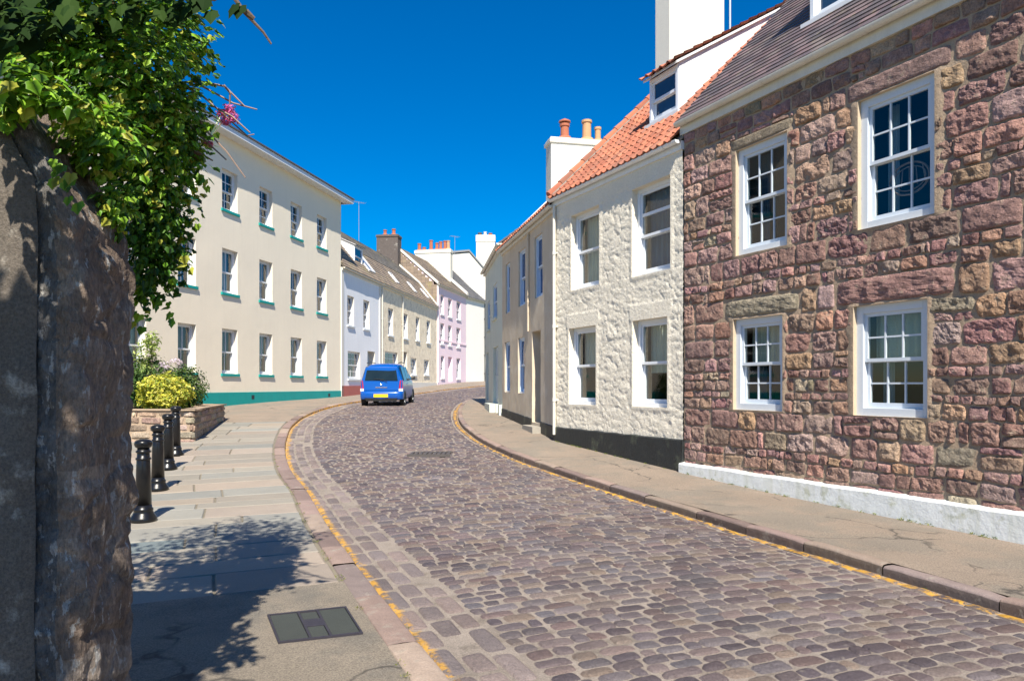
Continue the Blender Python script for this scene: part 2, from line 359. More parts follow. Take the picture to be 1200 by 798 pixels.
def pantiles(mb, fr, u0, u1, wa, za, wb, zb, tw=.2, th=.28, cols=((.5,.16,.07),), skip=None, amp=.028, umax=None):
    L = math.hypot(wb-wa, zb-za); dw = (wb-wa)/L; dz = (zb-za)/L; nw, nzv = -dz, dw
    def P(u, s, h): return fr.p(u, wa+dw*s+nw*h, za+dz*s+nzv*h)
    n = int((u1-u0)/tw); tw = (u1-u0)/n; S = 8
    def wave(q):  # S profile across one tile
        return amp*(math.cos(2*math.pi*q)*.75+.35*math.cos(4*math.pi*q+.6))
    s = 0.
    while s < L-.05:
        s1 = min(s+th*1.08, L)
        for i in range(n):
            uc = u0+(i+.5)*tw
            if skip and skip(uc, s): continue
            c = random.choice(cols); f = U(.8, 1.15); c = tuple(x*f for x in c); e = U(-.004, .006)
            row = []
            for q in range(S+1):
                u = u0+(i+q/S)*tw; h = wave(q/S)+.03
                row.append((mb.vert(P(u, s+.0, h-.012+e)), mb.vert(P(u, s, h+.024+e)), mb.vert(P(u, s1, h+e*.3))))
            for q in range(S):
                mb.face((row[q][0], row[q+1][0], row[q+1][1], row[q][1]), 0, tuple(x*.8 for x in c)); mb.face((row[q][1], row[q+1][1], row[q+1][2], row[q][2]), 0, c)
        s += th

def roof_slab(root, fr, u0, u1, wa, za, wb, zb, D, zback, m, t=.06, name='roof'):
    mb = MB()
    zf = lambda a: a
    prof = [(wa, za-t), (wb, zb-t*1.4), (D+.15, zback-t), (D+.15, zback), (wb, zb), (wa, za)]
    # thin pitched slab, both slopes
    mb.hexa([fr.p(u0,wa,za-t),fr.p(u1,wa,za-t),fr.p(u1,wb,zb-t),fr.p(u0,wb,zb-t),fr.p(u0,wa,za),fr.p(u1,wa,za),fr.p(u1,wb,zb),fr.p(u0,wb,zb)], 0, (.09,.08,.08))
    mb.hexa([fr.p(u0,wb,zb-t),fr.p(u1,wb,zb-t),fr.p(u1,D+.15,zback-t),fr.p(u0,D+.15,zback-t),fr.p(u0,wb,zb),fr.p(u1,wb,zb),fr.p(u1,D+.15,zback),fr.p(u0,D+.15,zback)], 0, (.09,.08,.08))
    return mb.build(name, m, root)

def ring(mb, fr, u0, u1, z0, z1, t, w0, w1, tb=None):
    tb = tb or t
    mb.box(fr, u0, u0+t, w0, w1, z0, z1); mb.box(fr, u1-t, u1, w0, w1, z0, z1)
    mb.box(fr, u0+t, u1-t, w0, w1, z1-t, z1); mb.box(fr, u0+t, u1-t, w0, w1, z0, z0+tb)

def window(root, fr, op, reveal=.12, cols=2, rows=1, ft=.05, st=.045, bar=.02, m='white', glass='glassd', sill=None, sillm='white', sillw=.06, silldrop=.08, curtain=None, cm='curtain', split=.5, sash=True, extra=None, inside=False, sill_ext=.05):
    u0, u1, z0, z1 = op[:4]
    e = .004
    mb = MB(); ring(mb, fr, u0-e, u1+e, z0-e, z1+e, ft, reveal, reveal+.14)
    wo = mb.build('window', M[m], root, bevel=.004 if inside else 0)
    a0, a1, b0, b1 = u0+ft, u1-ft, z0+ft, z1-ft
    zm = b0+(b1-b0)*split
    for k, (c0, c1, wf) in enumerate(((zm-.018, b1, reveal+.03), (b0, zm+.018, reveal+.078))):
        s = MB(); ring(s, fr, a0-.003, a1+.003, c0-(.003 if k else 0), c1+(.003 if not k else 0), st, wf, wf+.04, tb=st if not k else st*1.5)
        for i in range(1, cols): 
            uc = a0+st+(a1-a0-2*st)*i/cols; s.box(fr, uc-bar/2, uc+bar/2, wf+.006, wf+.034, c0+st, c1-st)
        for j in range(1, rows):
            zc = c0+st+(c1-c0-2*st)*j/rows; s.box(fr, a0+st, a1-st, wf+.009, wf+.031, zc-bar/2, zc+bar/2)
        if extra and k == 0: zc = c0+(c1-c0)*extra; s.box(fr, a0+st, a1-st, wf+.002, wf+.038, zc-.03, zc+.03)
        s.build('sash', M[m], wo)
    gmb = MB()
    for c0, c1, wf in ((zm, b1-st*.6, reveal+.048), (b0+st*.6, zm, reveal+.096)):
        gmb.box(fr, a0+st*.6, a1-st*.6, wf, wf+.005, c0, c1)
    gmb.build('glass', M[glass], wo)
    if sill:
        s = MB(); s.box(fr, u0-sill_ext, u1+sill_ext, -sillw, reveal+.01, z0-silldrop, z0-.001); s.build('sill', M[sillm], wo, bevel=.006)
    if curtain:
        cb = MB(); z = b1; zc0 = b1-(b1-b0)*curtain
        cb.grid(lambda i, j: fr.p(a0+(a1-a0)*i, reveal+.24+.015*math.sin(i*40), zc0+(z-zc0)*j), 40, 1)
        cb.build('blind', M[cm], wo, recalc=False)
    return wo

def rooms(root, fr, ops, depth=1.2, reveal=.15):
    mb = MB()
    for u0, u1, z0, z1 in [o[:4] for o in ops]:
        a0, a1, b0, b1 = u0-.25, u1+.25, z0-.3, z1+.25; w0 = reveal+.15; w1 = w0+depth
        P = fr.p
        mb.quad(P(a0,w1,b0),P(a1,w1,b0),P(a1,w1,b1),P(a0,w1,b1)); mb.quad(P(a0,w0,b0),P(a0,w1,b0),P(a0,w1,b1),P(a0,w0,b1)); mb.quad(P(a1,w0,b0),P(a1,w1,b0),P(a1,w1,b1),P(a1,w0,b1))
        mb.quad(P(a0,w0,b0),P(a1,w0,b0),P(a1,w1,b0),P(a0,w1,b0)); mb.quad(P(a0,w0,b1),P(a1,w0,b1),P(a1,w1,b1),P(a0,w1,b1))
    mb.build('room', M['inside'], root, recalc=False)

def door(root, fr, op, reveal, m, fanlight=.0):
    u0, u1, z0, z1 = op[:4]; mb = MB()
    mb.box(fr, u0-.003, u1+.003, reveal, reveal+.05, z0, z1+.003)
    W = u1-u0
    for a, b in ((.12, .46), (.54, .88)):
        for c, d in ((.08, .4), (.48, .92)):
            ring(mb, fr, u0+W*a, u0+W*b, z0+(z1-z0)*c, z0+(z1-z0)*d, .02, reveal-.012, reveal+.001)
    o = mb.build('door', M[m], root)
    h = MB(); p = fr.p(u0+W*.88, reveal-.05, z0+1.0); h.tube([fr.p(u0+W*.88, reveal+.01, z0+1.), p], .02, 8); h.build('handle', M['chrome'], o)
    return o

def gutter(root, fr, u0, u1, z, r=.06, w=-.12, m='gutter_white', board=.14, boardw=-.02, wall_w=0.):
    mb = MB(); n = 10
    def P(q, t, rr): return fr.p(u0+(u1-u0)*t, w-math.cos(math.pi*q)*rr, z-math.sin(math.pi*q)*rr)
    mb.grid(lambda a, b: P(a, b, r), n, max(2, int((u1-u0)/.6))); mb.grid(lambda a, b: P(a, b, r-.008), n, 1)
    for t in (0, 1): 
        i = [mb.vert(P(q/n, t, r)) for q in range(n+1)]; mb.face(i)
    for q in (0, 1): mb.quad(P(q,0,r),P(q,0,r-.008),P(q,1,r-.008),P(q,1,r))
    u = u0+.4
    while u < u1:      # brackets / unions
        for q in range(n):
            a, b = q/n, (q+1)/n; f = lambda qq, du: fr.p(u+du, w-math.cos(math.pi*qq)*(r+.006), z-math.sin(math.pi*qq)*(r+.006))
            mb.quad(f(a,-.025), f(b,-.025), f(b,.025), f(a,.025))
        u += 1.8
    o = mb.build('gutter', M[m], root, recalc=False)
    if board:
        b = MB(); b.box(fr, u0, u1, boardw-.025, wall_w+.02, z-board-.03, z+.0); b.build('fascia', M[m], root)
    return o

def pipe(root, fr, u, z0, z1, w=-.07, r=.036, m='gutter'):
    mb = MB(); mb.tube([fr.p(u, w, z0), fr.p(u, w, z1)], r, 10)
    z = z0+.8
    while z < z1:
        mb.tube([fr.p(u, w, z-.04), fr.p(u, w, z+.04)], r+.009, 10); mb.box(fr, u-.07, u+.07, w+.02, w+r+.03, z-.02, z+.02); z += 1.7
    return mb.build('downpipe', M[m], root, smooth=False)

def chimney(root, fr, u0, u1, w0, w1, z0, z1, m='chimney_white', pots=(), msides=None, cap=.12, name='chimney'):
    mb = MB(); mb.box(fr, u0, u1, w0, w1, z0, z1)
    mb.box(fr, u0-.05, u1+.05, w0-.05, w1+.05, z1-cap, z1+.0005)
    mb.box(fr, u0-.02, u1+.02, w0-.02, w1+.02, z1, z1+.06)
    o = mb.build(name, M[m], root, bevel=.015)
    for (pu, pw, h, r, pm, cowl) in pots:
        p = MB(); x, y, _ = fr.p(pu, pw, 0)
        prof = [(r*1.9, z1+.05), (r*1.3, z1+.18), (r*1.15, z1+.181), (r*.95, z1+.2), (r*.9, z1+h-.08), (r*1.12, z1+h-.07), (r*1.12, z1+h)]
        if cowl: prof += [(r*.5, z1+h+.01), (r*.5, z1+h+.05), (r*1.35, z1+h+.06), (r*1.3, z1+h+.1), (r*.3, z1+h+.17)]
        p.lathe(x, y, prof, 14); p.build('pot', M[pm], o, smooth=False)
    return o

def aerial(root, p, h, m='aerial'):
    mb = MB(); x, y, z = p
    mb.tube([(x,y,z),(x,y,z+h)], .02, 6)
    mb.tube([(x-.35,y-.3,z+h-.05),(x+.35,y+.3,z+h-.05)], .012, 5)
    for k in range(6):
        t = -.9+k*.36; cx, cy = x+.35*t, y+.3*t
        mb.tube([(cx-.15,cy+.18,z+h-.05),(cx+.15,cy-.18,z+h-.05)], .008, 4)
    mb.build('aerial', M[m], root)

OCT = [3]
# ------------------------------------------------------------------ stones
def stone(mb, P, q, H, nx, ny, c, k=6., amp=.012, fs=9., embed=.03, pw=7., paintfn=None, mi=0, seed=None, tilt=0.):
    """rounded block: q = 4 corners in the surface's own 2-D coordinates (a,b), P(a,b,h) -> world"""
    sd = U(0, 100) if seed is None else seed
    def lin(n):
        return [-math.cos(math.pi*i/n)*.35+(-1+2*i/n)*.65 for i in range(n+1)]
    S, T = lin(nx), lin(ny); ids = []
    tx, ty = U(-tilt, tilt), U(-tilt, tilt)
    for t in T:
        for s in S:
            m = max(abs(s), abs(t)); r = (abs(s)**pw+abs(t)**pw)**(1/pw) if m > 0 else 1
            f = m/r if m > 0 else 1
            a, b = (s*f+1)/2, (t*f+1)/2
            x = (q[0][0]*(1-a)+q[1][0]*a)*(1-b)+(q[3][0]*(1-a)+q[2][0]*a)*b
            y = (q[0][1]*(1-a)+q[1][1]*a)*(1-b)+(q[3][1]*(1-a)+q[2][1]*a)*b
            e = (1-min(1, m)**k)
            wob = 1-min(1,m)**12
            x += .006*nz(x*11, y*11, sd)*(1 if m > .8 else 0)*amp/.012; y += .006*nz(x*11+5, y*11, sd)*(1 if m > .8 else 0)*amp/.012
            h = -embed+(H+embed)*math.sqrt(max(0, e))+(amp*fbm(x*fs, y*fs, sd, OCT[0])+tx*s+ty*t)*wob
            ids.append(mb.vert(P(x, y, h), paintfn(x, y) if paintfn else 0.))
    for j in range(ny):
        for i in range(nx):
            a = j*(nx+1)+i; mb.face((ids[a], ids[a+1], ids[a+nx+2], ids[a+nx+1]), mi, c)

def rubble(mb, P, u0, u1, z0fn, z1, holes, courses, palette, wr=(.9, 2.4), gap=.02, H=.045, amp=.016, res=1., fixed=(), split=.22, seed=3, wav=.03):
    rnd = random.Random(seed)
    def wave(z, u): return wav*nz(u*.7, z*1.7, seed)+.4*wav*nz(u*2.3, z*3, seed)
    blk = list(holes)+[f[:4] for f in fixed]
    def clip(a, b, c, d):
        # returns list of sub rectangles not covered
        rects = [(a, b, c, d)]
        for h in blk:
            out = []
            for (x0, x1, y0, y1) in rects:
                if x1 <= h[0] or x0 >= h[1] or y1 <= h[2] or y0 >= h[3]: out.append((x0, x1, y0, y1)); continue
                if x0 < h[0]: out.append((x0, h[0], y0, y1))
                if x1 > h[1]: out.append((h[1], x1, y0, y1))
                xa, xb = max(x0, h[0]), min(x1, h[1])
                if y0 < h[2]: out.append((xa, xb, y0, h[2]))
                if y1 > h[3]: out.append((xa, xb, h[3], y1))
            rects = out
        return rects
    def near(u, z):
        return any(h[0]-.05 < u < h[1]+.05 and h[2]-.05 < z < h[3]+.05 for h in blk)
    def emit(a, b, c, d, col_=None, HH=None, AA=None):
        if b-a < .05 or d-c < .05: return
        gq = gap/2
        pts = []
        for (x, z, sx, sz) in ((a, c, 1, 1), (b, c, -1, 1), (b, d, -1, -1), (a, d, 1, -1)):
            jx, jz = rnd.uniform(-.012, .012), rnd.uniform(-.010, .010)
            if near(x, z): jx = jz = 0; wv = 0
            else: wv = wave(z, x)
            pts.append((x+sx*gq+jx, z+sz*gq+jz+wv))
        c_ = col_ or rnd.choice(palette); f = rnd.uniform(.75, 1.25); cc = tuple(v*f*rnd.uniform(.93, 1.07) for v in c_)
        nx = max(5, min(26, int((b-a)/.035*res))); ny = max(5, min(18, int((d-c)/.03*res)))
        stone(mb, P, pts, HH or H*rnd.uniform(.6, 1.25), nx, ny, cc, k=rnd.choice((6, 8, 12)), amp=(AA or amp)*rnd.uniform(.5, 1.5), fs=rnd.uniform(6, 13), pw=rnd.uniform(6, 14), tilt=.008)
    z = courses[0]; zs = [z]
    for c in courses[1:]:
        while z < c-.001:
            rem = c-z; h = rnd.choice((.22, .26, .3, .33, .19))
            if rem < h*1.5: h = rem
            z += h; zs.append(z)
    for a_, b_ in zip(zs, zs[1:]):
        h = b_-a_; u = u0+rnd.uniform(-.2, 0); first = True
        while u < u1:
            w = h*rnd.uniform(*wr)
            if rnd.random() < .10: w = h*rnd.uniform(.35, .6)
            a, b = max(u, u0), min(u+w, u1)
            if u1-b < .1: b = u1
            for (x0, x1, y0, y1) in clip(a, b, a_, b_):
                if y0 < z0fn((x0+x1)/2)-.25: continue
                if rnd.random() < split and y1-y0 > .19 and x1-x0 > .16:
                    m = y0+(y1-y0)*rnd.uniform(.35, .65)
                    if rnd.random() < .5: emit(x0, x1, y0, m); emit(x0, x1, m, y1)
                    else:
                        xm = x0+(x1-x0)*rnd.uniform(.4, .6); emit(x0, xm, y0, m); emit(xm, x1, y0, m); emit(x0, x1, m, y1)
                else: emit(x0, x1, y0, y1)
            u = b if b == u1 else u+w
            if b == u1: break
    for f in fixed: emit(*f[:4], col_=f[4], HH=f[5], AA=f[6])

# ================================================================== GROUND
mb = MB()
ys = [-300,-100,-40,-15,-6,0,4,8,12,16,20,24,28,32,37,43,50,58,66,78,90,120,200,600,3000]
xs = [-3000,-300,-60,-20,-8,0,8,20,60,300,3000]
mb.grid(lambda a, b: (xs[round(a*10)], ys[round(b*24)], g(ys[round(b*24)])-.32), 10, 24)
tag(mb.build('ground', M['earth'], recalc=False), kind='structure')

LP = [(5.0,-8.6),(3.2,-4.2),(1.37,.2),(-.46,4.6),(-2.05,8.44),(-3.04,11.06),(-3.9,13.1),(-4.75,15.5),(-5.45,17.9),(-6.15,20.8),(-6.6,24),(-6.72,28),(-6.5,32),(-6.05,37),(-5.45,41.8),(-4.45,47.8),(-3.5,52),(-2.07,56.2),(.3,61),(4,66),(9,70)]
RP = [(9.25,-6.9),(7.42,-2.44),(5.6,1.95),(3.76,6.36),(2.2,10.2),(1.1,12.75),(.15,15.0),(-.6,17.2),(-1.1,19.2),(-1.5,21.5),(-1.8,24.6),(-1.95,28),(-2.0,32),(-1.72,35.5),(-1.0,39),(.3,43.5),(1.6,47),(3.2,50.5),(5.5,55),(9,59),(13,62)]
def cr(P, t):
    n = len(P)-1; i = min(int(t), n-1); f = t-i
    p0, p1, p2, p3 = P[max(i-1,0)], P[i], P[i+1], P[min(i+2,n)]
    return tuple(.5*((2*b)+(c-a)*f+(2*a-5*b+4*c-d)*f*f+(3*b-a-3*c+d)*f**3) for a, b, c, d in zip(p0, p1, p2, p3))
TS = []; NT = (len(LP)-1)*40; acc = 0; prev = None
for k in range(NT+1):
    l, r = cr(LP, k/40), cr(RP, k/40); m = ((l[0]+r[0])/2, (l[1]+r[1])/2)
    if prev: acc += math.hypot(m[0]-prev[0], m[1]-prev[1])
    prev = m; TS.append((acc, l, r))
TAB = []; DS = .1; j = 0
for k in range(int(acc/DS)+1):
    s = k*DS
    while j < len(TS)-2 and TS[j+1][0] < s: j += 1
    a, b = TS[j], TS[j+1]; f = (s-a[0])/max(1e-9, b[0]-a[0])
    TAB.append((tuple(x+(y-x)*f for x, y in zip(a[1], b[1])), tuple(x+(y-x)*f for x, y in zip(a[2], b[2]))))
SMAX = (len(TAB)-3)*DS
def LR(s):
    s = min(max(s, 0), SMAX)/DS; i = int(s); f = s-i; a, b = TAB[i], TAB[i+1]
    return tuple(x+(y-x)*f for x, y in zip(a[0], b[0])), tuple(x+(y-x)*f for x, y in zip(a[1], b[1]))
def nrm(side, s):
    a, b = LR(s-.6)[side], LR(s+.6)[side]; dx, dy = b[0]-a[0], b[1]-a[1]; l = math.hypot(dx, dy)
    return (-dy/l, dx/l) if side == 0 else (dy/l, -dx/l)
WN = 4.6
def drop(t): return .07+.035*t
def road(a, s, h):
    l, r = LR(s); t = a/WN; x = l[0]+(r[0]-l[0])*t; y = l[1]+(r[1]-l[1])*t
    return (x, y, g(y)-drop(t)+.05*math.sin(math.pi*max(0, min(1, t)))+h+.012*nz(x*.9, y*.9, 3))
def off(side):
    def f(d, s, h):
        l = LR(s)[side]; n = nrm(side, s); x = l[0]+n[0]*d; y = l[1]+n[1]*d
        return (x, y, g(y)+h)
    return f
offL, offR = off(0), off(1)
def s_at(side, y):
    return min(range(len(TAB)), key=lambda k: abs(TAB[k][side][1]-y))*DS
S0 = s_at(0, -3.5); S1 = s_at(0, 60)

# road: bedding grit and every sett in one sheet
def pnt(a, s):
    r = .9 if WN-.145 < a < WN-.05 else 0.
    if a < .09: r = .8
    return r
rb = MB()
n = int((S1-S0)/.25)
ida = [0,.04,.08,.14,.3,.8,1.4,2,2.6,3.2,3.8,4.2,4.44,4.47,4.54,4.6]
def bed(a, b):
    aa = ida[round(a*15)]; s = S0+(S1+6-S0)*b; return road(aa, s, .0)
rb.grid(bed, 15, int((S1+6-S0)/.3), 1, paintfn=lambda a, b: pnt(ida[round(a*15)], 0))
CP = [(.125,.098,.098),(.145,.108,.105),(.105,.085,.088),(.16,.12,.11),(.135,.095,.088),(.115,.10,.105),(.17,.135,.12),(.09,.07,.075),(.15,.125,.125),(.19,.145,.115)]
rnd = random.Random(11)
def lod(y):
    return (8, 6) if y < 9 else (6, 5) if y < 14 else (5, 4) if y < 24 else (4, 3)
def sett(a0, a1, s0, s1, H=.014, kk=8., pw=4.2, jit=.018, sk=0., c=None, painted=False, gap=.005):
    y = LR((s0+s1)/2)[0][1]*.5+LR((s0+s1)/2)[1][1]*.5; nx, ny = lod(y)
    if not painted and gap == .005: gap = .0045 if y < 8 else .002; jit = .016 if y < 9 else .011; pw = pw if y < 9 else 5.5
    if s1-s0 > a1-a0: nx, ny = ny+1, nx
    J = lambda: rnd.uniform(-jit, jit)
    q = [(a0+gap+J(), s0+gap+J()*.7+sk*a0), (a1-gap+J(), s0+gap+J()*.7+sk*a1), (a1-gap+J(), s1-gap+J()*.7+sk*a1), (a0+gap+J(), s1-gap+J()*.7+sk*a0)]
    c = c or rnd.choice(CP); f = rnd.uniform(.78, 1.14); f2 = rnd.uniform(.97, 1.03)
    # worn, sunk patches
    X = nz(a0*.5, s0*.35, 5)
    stone(rb, road, q, H*rnd.uniform(.6, 1.2)*(1-.35*max(0, X)), nx, ny, (c[0]*f*f2, c[1]*f, c[2]*f/f2), k=kk, amp=.0045, fs=14, embed=.012, pw=pw*rnd.uniform(.8, 1.4), paintfn=(lambda x, s: pnt(x, s)) if painted else None, tilt=.003)
# channel of long stones on the left, one row on the right
for (a0, a1, l0, l1) in ((.02,.21,.3,.55),(.21,.40,.28,.5),(.40,.58,.3,.6)):
    s = S0
    while s < S1:
        l = rnd.uniform(l0, l1)
        if rnd.random() < .93: sett(a0, a1, s, s+l, H=.016, kk=5, pw=6, jit=.01, painted=a0 < .1, gap=.0051, c=rnd.choice([(.21,.165,.15),(.25,.195,.175),(.18,.145,.135)]))
        s += l
s = S0
while s < S1:
    l = rnd.uniform(.2, .38); sett(WN-.19, WN-.01, s, s+l, H=.018, kk=5, pw=6, jit=.008, painted=True, gap=.006); s += l
s = S0; row = 0
while s < S1:
    y = LR(s)[0][1]; hrow = rnd.uniform(.115, .155)*(1 if y < 30 else 1.4)
    a = .60+rnd.uniform(-.02, .02); cur = rnd.uniform(-.3, .3)
    while a < WN-.2:
        w = rnd.uniform(.15, .31) if rnd.random() < .8 else rnd.uniform(.10, .16)
        b = min(a+w, WN-.2)
        if WN-.2-b < .08: b = WN-.2
        if rnd.random() > .006: sett(a, b, s+.035*nz(a*1.1, s*.8, 9)-.10*0, s+hrow+.035*nz(b*1.1, s*.8, 9), sk=.10*0)
        a = b
    s += hrow; row += 1
tag(rb.build('road', [M['cobble'], M['grit']], smooth=True, recalc=False), kind='structure')

# kerbs
KP = [(.24,.17,.145),(.28,.20,.165),(.21,.15,.13),(.30,.23,.18),(.20,.155,.14)]
for side, fn, kw, top in ((0, offL, .22, .004), (1, offR, .14, .008)):
    kb = MB(); s = S0; rnd = random.Random(20+side)
    while s < S1+4:
        l = rnd.uniform(.7, 1.25); c = rnd.choice(KP); f = rnd.uniform(.8, 1.2); c = tuple(v*f for v in c); jt = rnd.uniform(-.006, .008)
        nn = max(3, int(l/.14)); sd = rnd.uniform(0, 50)
        prof = [(-.004, -.2), (-.004, -.06), (-.002, -.022), (.010, -.005), (.03, 0), (kw*.5, .002), (kw-.012, 0), (kw-.002, -.008), (kw, -.05)]
        def kf(a, b):
            d, h = prof[round(a*8)]; ss = s+.005+(l-.01)*b; e = .006*nz(ss*5, d*20, sd)+.006*nz(ss*17, d*40, sd)
            cr_ = -.01 if b in (0, 1) else 0
            p = fn(d+e*(1 if d < .05 else .3), ss, h+top+jt+e*.7+(cr_ if h > -.03 else 0)); return p
        n0_ = len(kb.f)
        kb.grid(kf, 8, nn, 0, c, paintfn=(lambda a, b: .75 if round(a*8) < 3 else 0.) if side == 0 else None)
        for q_ in range(n0_, len(kb.f)):      # face rows of the kerb darker than its top
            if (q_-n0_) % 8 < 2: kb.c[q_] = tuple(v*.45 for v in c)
        s += l
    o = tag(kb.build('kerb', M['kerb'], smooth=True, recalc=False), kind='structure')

# left pavement: base sheet (tarmac near and far), flagstones between
SA, SB = s_at(0, 6.55), s_at(0, 21.5)
def sheet(name, fn, d0, d1, s0, s1, h, m, nd=8, ds=.4, kind='structure'):
    q = MB(); q.grid(lambda a, b: fn(d0+(d1-d0)*a, s0+(s1-s0)*b, h+.008*nz((d0+(d1-d0)*a)*1.3, (s0+(s1-s0)*b)*1.3)), nd, max(1, int((s1-s0)/ds))); return tag(q.build(name, m, recalc=False, smooth=True), kind=kind)
sheet('pavement', offL, .215, 9, S0, SA+.03, -.002, M['tarmac'])
sheet('pavement', offL, .215, 11, SA+.03, SB-.02, -.016, M['joint'], 10)
sheet('pavement', offL, .215, 9, SB-.02, S1+6, -.002, M['path'], 10)
SP = [(.29,.255,.20),(.27,.245,.195),(.25,.24,.20),(.31,.26,.195),(.28,.25,.20),(.33,.27,.205),(.24,.235,.20),(.26,.235,.185),(.30,.25,.195)]
sb = MB(); rnd = random.Random(5); s = SA
while s < SB:
    hr = rnd.choice((.42,.5,.56,.62,.7,.48)); d = .235+rnd.uniform(0, .02); 
    if s+hr > SB: hr = SB-s+.01
    while d < 9.5:
        w = rnd.uniform(.7, 1.6); b = min(d+w, 9.5)
        c = rnd.choice(SP); f = rnd.uniform(.85, 1.1); c = (c[0]*f, c[1]*f, c[2]*f*1.04)
        if rnd.random() < .03: c = (.15,.18,.18)
        gq = .011; z = rnd.uniform(-.003, .003); tl = rnd.uniform(-.002, .002)
        na = max(1, int((b-d)/.3))
        A0, A1 = d+gq, b-gq; B0, B1 = s+gq+rnd.uniform(-.006,.006), s+hr-gq
        def sf(u, v):
            us_ = [0, .012, *[q/na for q in range(1, na)], .988, 1][round(u*(na+2))]; vs_ = [0, .02, .5, .98, 1][round(v*4)]
            edge = us_ in (0, 1) or vs_ in (0, 1)
            return offL(A0+(A1-A0)*us_, B0+(B1-B0)*vs_, (-.012 if edge else z+tl*us_+.002*nz(us_*5, vs_*5, d+s)))
        sb.grid(sf, na+2, 4, 0, c)
        d = b
    s += hr
tag(sb.build('paving_slabs', M['slab'], smooth=False, recalc=False), kind='structure')

# right pavement
q = MB()
def rp(a, b):
    s = S0+(S1+4-S0)*b; d = .135+(3.0-.135)*a; return offR(d, s, .002+.01*nz(d*1.2, s*.7, 4))
q.grid(rp, 10, int((S1+4-S0)/.4))
tag(q.build('pavement', M['path'], recalc=False, smooth=True), kind='structure')

# iron and concrete access cover on the left pavement
def px_ground(x, y, dz=0.):
    t = 2.
    while t < 120 and (EYE-g(t)-dz)/t > (y-452)/FPX: t += .01
    return ((x-600)/FPX*t, t)
cc = [px_ground(*p) for p in ((326,755),(425.5,743),(405.5,712),(313,722))]
o0 = thing('access_cover', (sum(c[0] for c in cc)/4, sum(c[1] for c in cc)/4, g(5.3)), 'dark rectangular access cover with an iron H shaped frame set in the near pavement', 'manhole cover')
def cq(a, b, h):
    x = (cc[0][0]*(1-a)+cc[1][0]*a)*(1-b)+(cc[3][0]*(1-a)+cc[2][0]*a)*b; y = (cc[0][1]*(1-a)+cc[1][1]*a)*(1-b)+(cc[3][1]*(1-a)+cc[2][1]*a)*b
    return (x, y, g(y)+h)
def cbox(mb, a0, a1, b0, b1, h0, h1, mi=0): mb.hexa([cq(a0,b0,h0),cq(a1,b0,h0),cq(a1,b1,h0),cq(a0,b1,h0),cq(a0,b0,h1),cq(a1,b0,h1),cq(a1,b1,h1),cq(a0,b1,h1)], mi)
m1 = MB(); ins = [(.03,.36,.04,.96),(.64,.97,.04,.96),(.40,.60,.07,.40),(.40,.60,.66,.93)]
for a in ins: cbox(m1, *a, -.02, .010)
m1.build('infill', M['cover'], o0, bevel=.003)
m2 = MB()
for a in ((0,.025,0,1),(.975,1,0,1),(.025,.975,0,.035),(.025,.975,.965,1),(.365,.395,.035,.965),(.605,.635,.035,.965),(.395,.605,.405,.655)): cbox(m2, *a, -.02, .014)
m2.build('frame', M['cover_iron'], o0)
# drain cover in the road
dm = MB(); dx, dy = px_ground(505, 534, -.07); dz = g(dy)-.045+.035
for k in range(9):
    dm.hexa([(dx-.42+k*.095+p[0], dy+p[1]-.25*0, dz+p[2]) for p in ((0,-.3,-.05),(.06,-.3,-.05),(.06,.3,-.05),(0,.3,-.05),(0,-.3,0),(.06,-.3,0),(.06,.3,0),(0,.3,0))])
for a, b in ((-.35,-.3),(.3,.35)): dm.hexa([(dx-.45,dy+a,dz-.05),(dx+.43,dy+a,dz-.05),(dx+.43,dy+b,dz-.05),(dx-.45,dy+b,dz-.05),(dx-.45,dy+a,dz+.004),(dx+.43,dy+a,dz+.004),(dx+.43,dy+b,dz+.004),(dx-.45,dy+b,dz+.004)])
tag(dm.build('drain_grating', mat('worn_iron', (.075,.065,.06), rough=.6, var=.3, scale=8)), 'dark iron drain grating among the cobbles in the middle of the road', 'drain grating')

# ================================================================== RIGHT ROW
Q = (3.04, 13.04); DV = (-.4309, .9024)
S = Frame(Q, (Q[0]+DV[0], Q[1]+DV[1]), 1)
UN = -9.6
st = thing('stone_house', (*S.p(-4, 2, 0)[:2], g(9)), 'two storey house of purple and brown rubble stone with slate roof beside the right pavement', 'house', 'houses on the right side of the street')
sops = [(-2.39,-1.32,3.82,5.5),(-4.68,-3.61,3.8,5.5),(-2.30,-1.26,1.37,2.81),(-4.59,-3.54,1.36,2.80),(-7.9,-6.85,1.36,2.80),(-7.9,-6.85,3.8,5.5)]
PAL = [(.20,.12,.10),(.17,.10,.085),(.21,.125,.10),(.27,.17,.12),(.18,.10,.09),(.24,.16,.13),(.27,.135,.125),(.22,.10,.10),(.30,.16,.145),(.25,.15,.15),(.33,.20,.18),(.29,.16,.10),(.34,.20,.11),(.24,.11,.10),(.30,.22,.20),(.28,.24,.17),(.36,.24,.15),(.26,.14,.14),(.23,.12,.125),(.31,.18,.165)]
fixed = [(-2.62,-1.02,2.82,3.12,(.32,.24,.17),.05,.012), (-4.95,-3.22,2.81,3.17,(.31,.165,.15),.055,.02), (-2.5,-1.18,5.505,5.68,(.33,.27,.2),.05,.006), (-4.9,-3.4,5.505,5.76,(.24,.15,.13),.05,.008), (-8.2,-6.6,2.81,3.1,(.3,.2,.16),.05,.01)]
_P = []
for c_ in PAL:
    _P.append(tuple(1.3*(v*.58+m_*.42) for v, m_ in zip(c_, (.265, .165, .13))))
PAL = _P
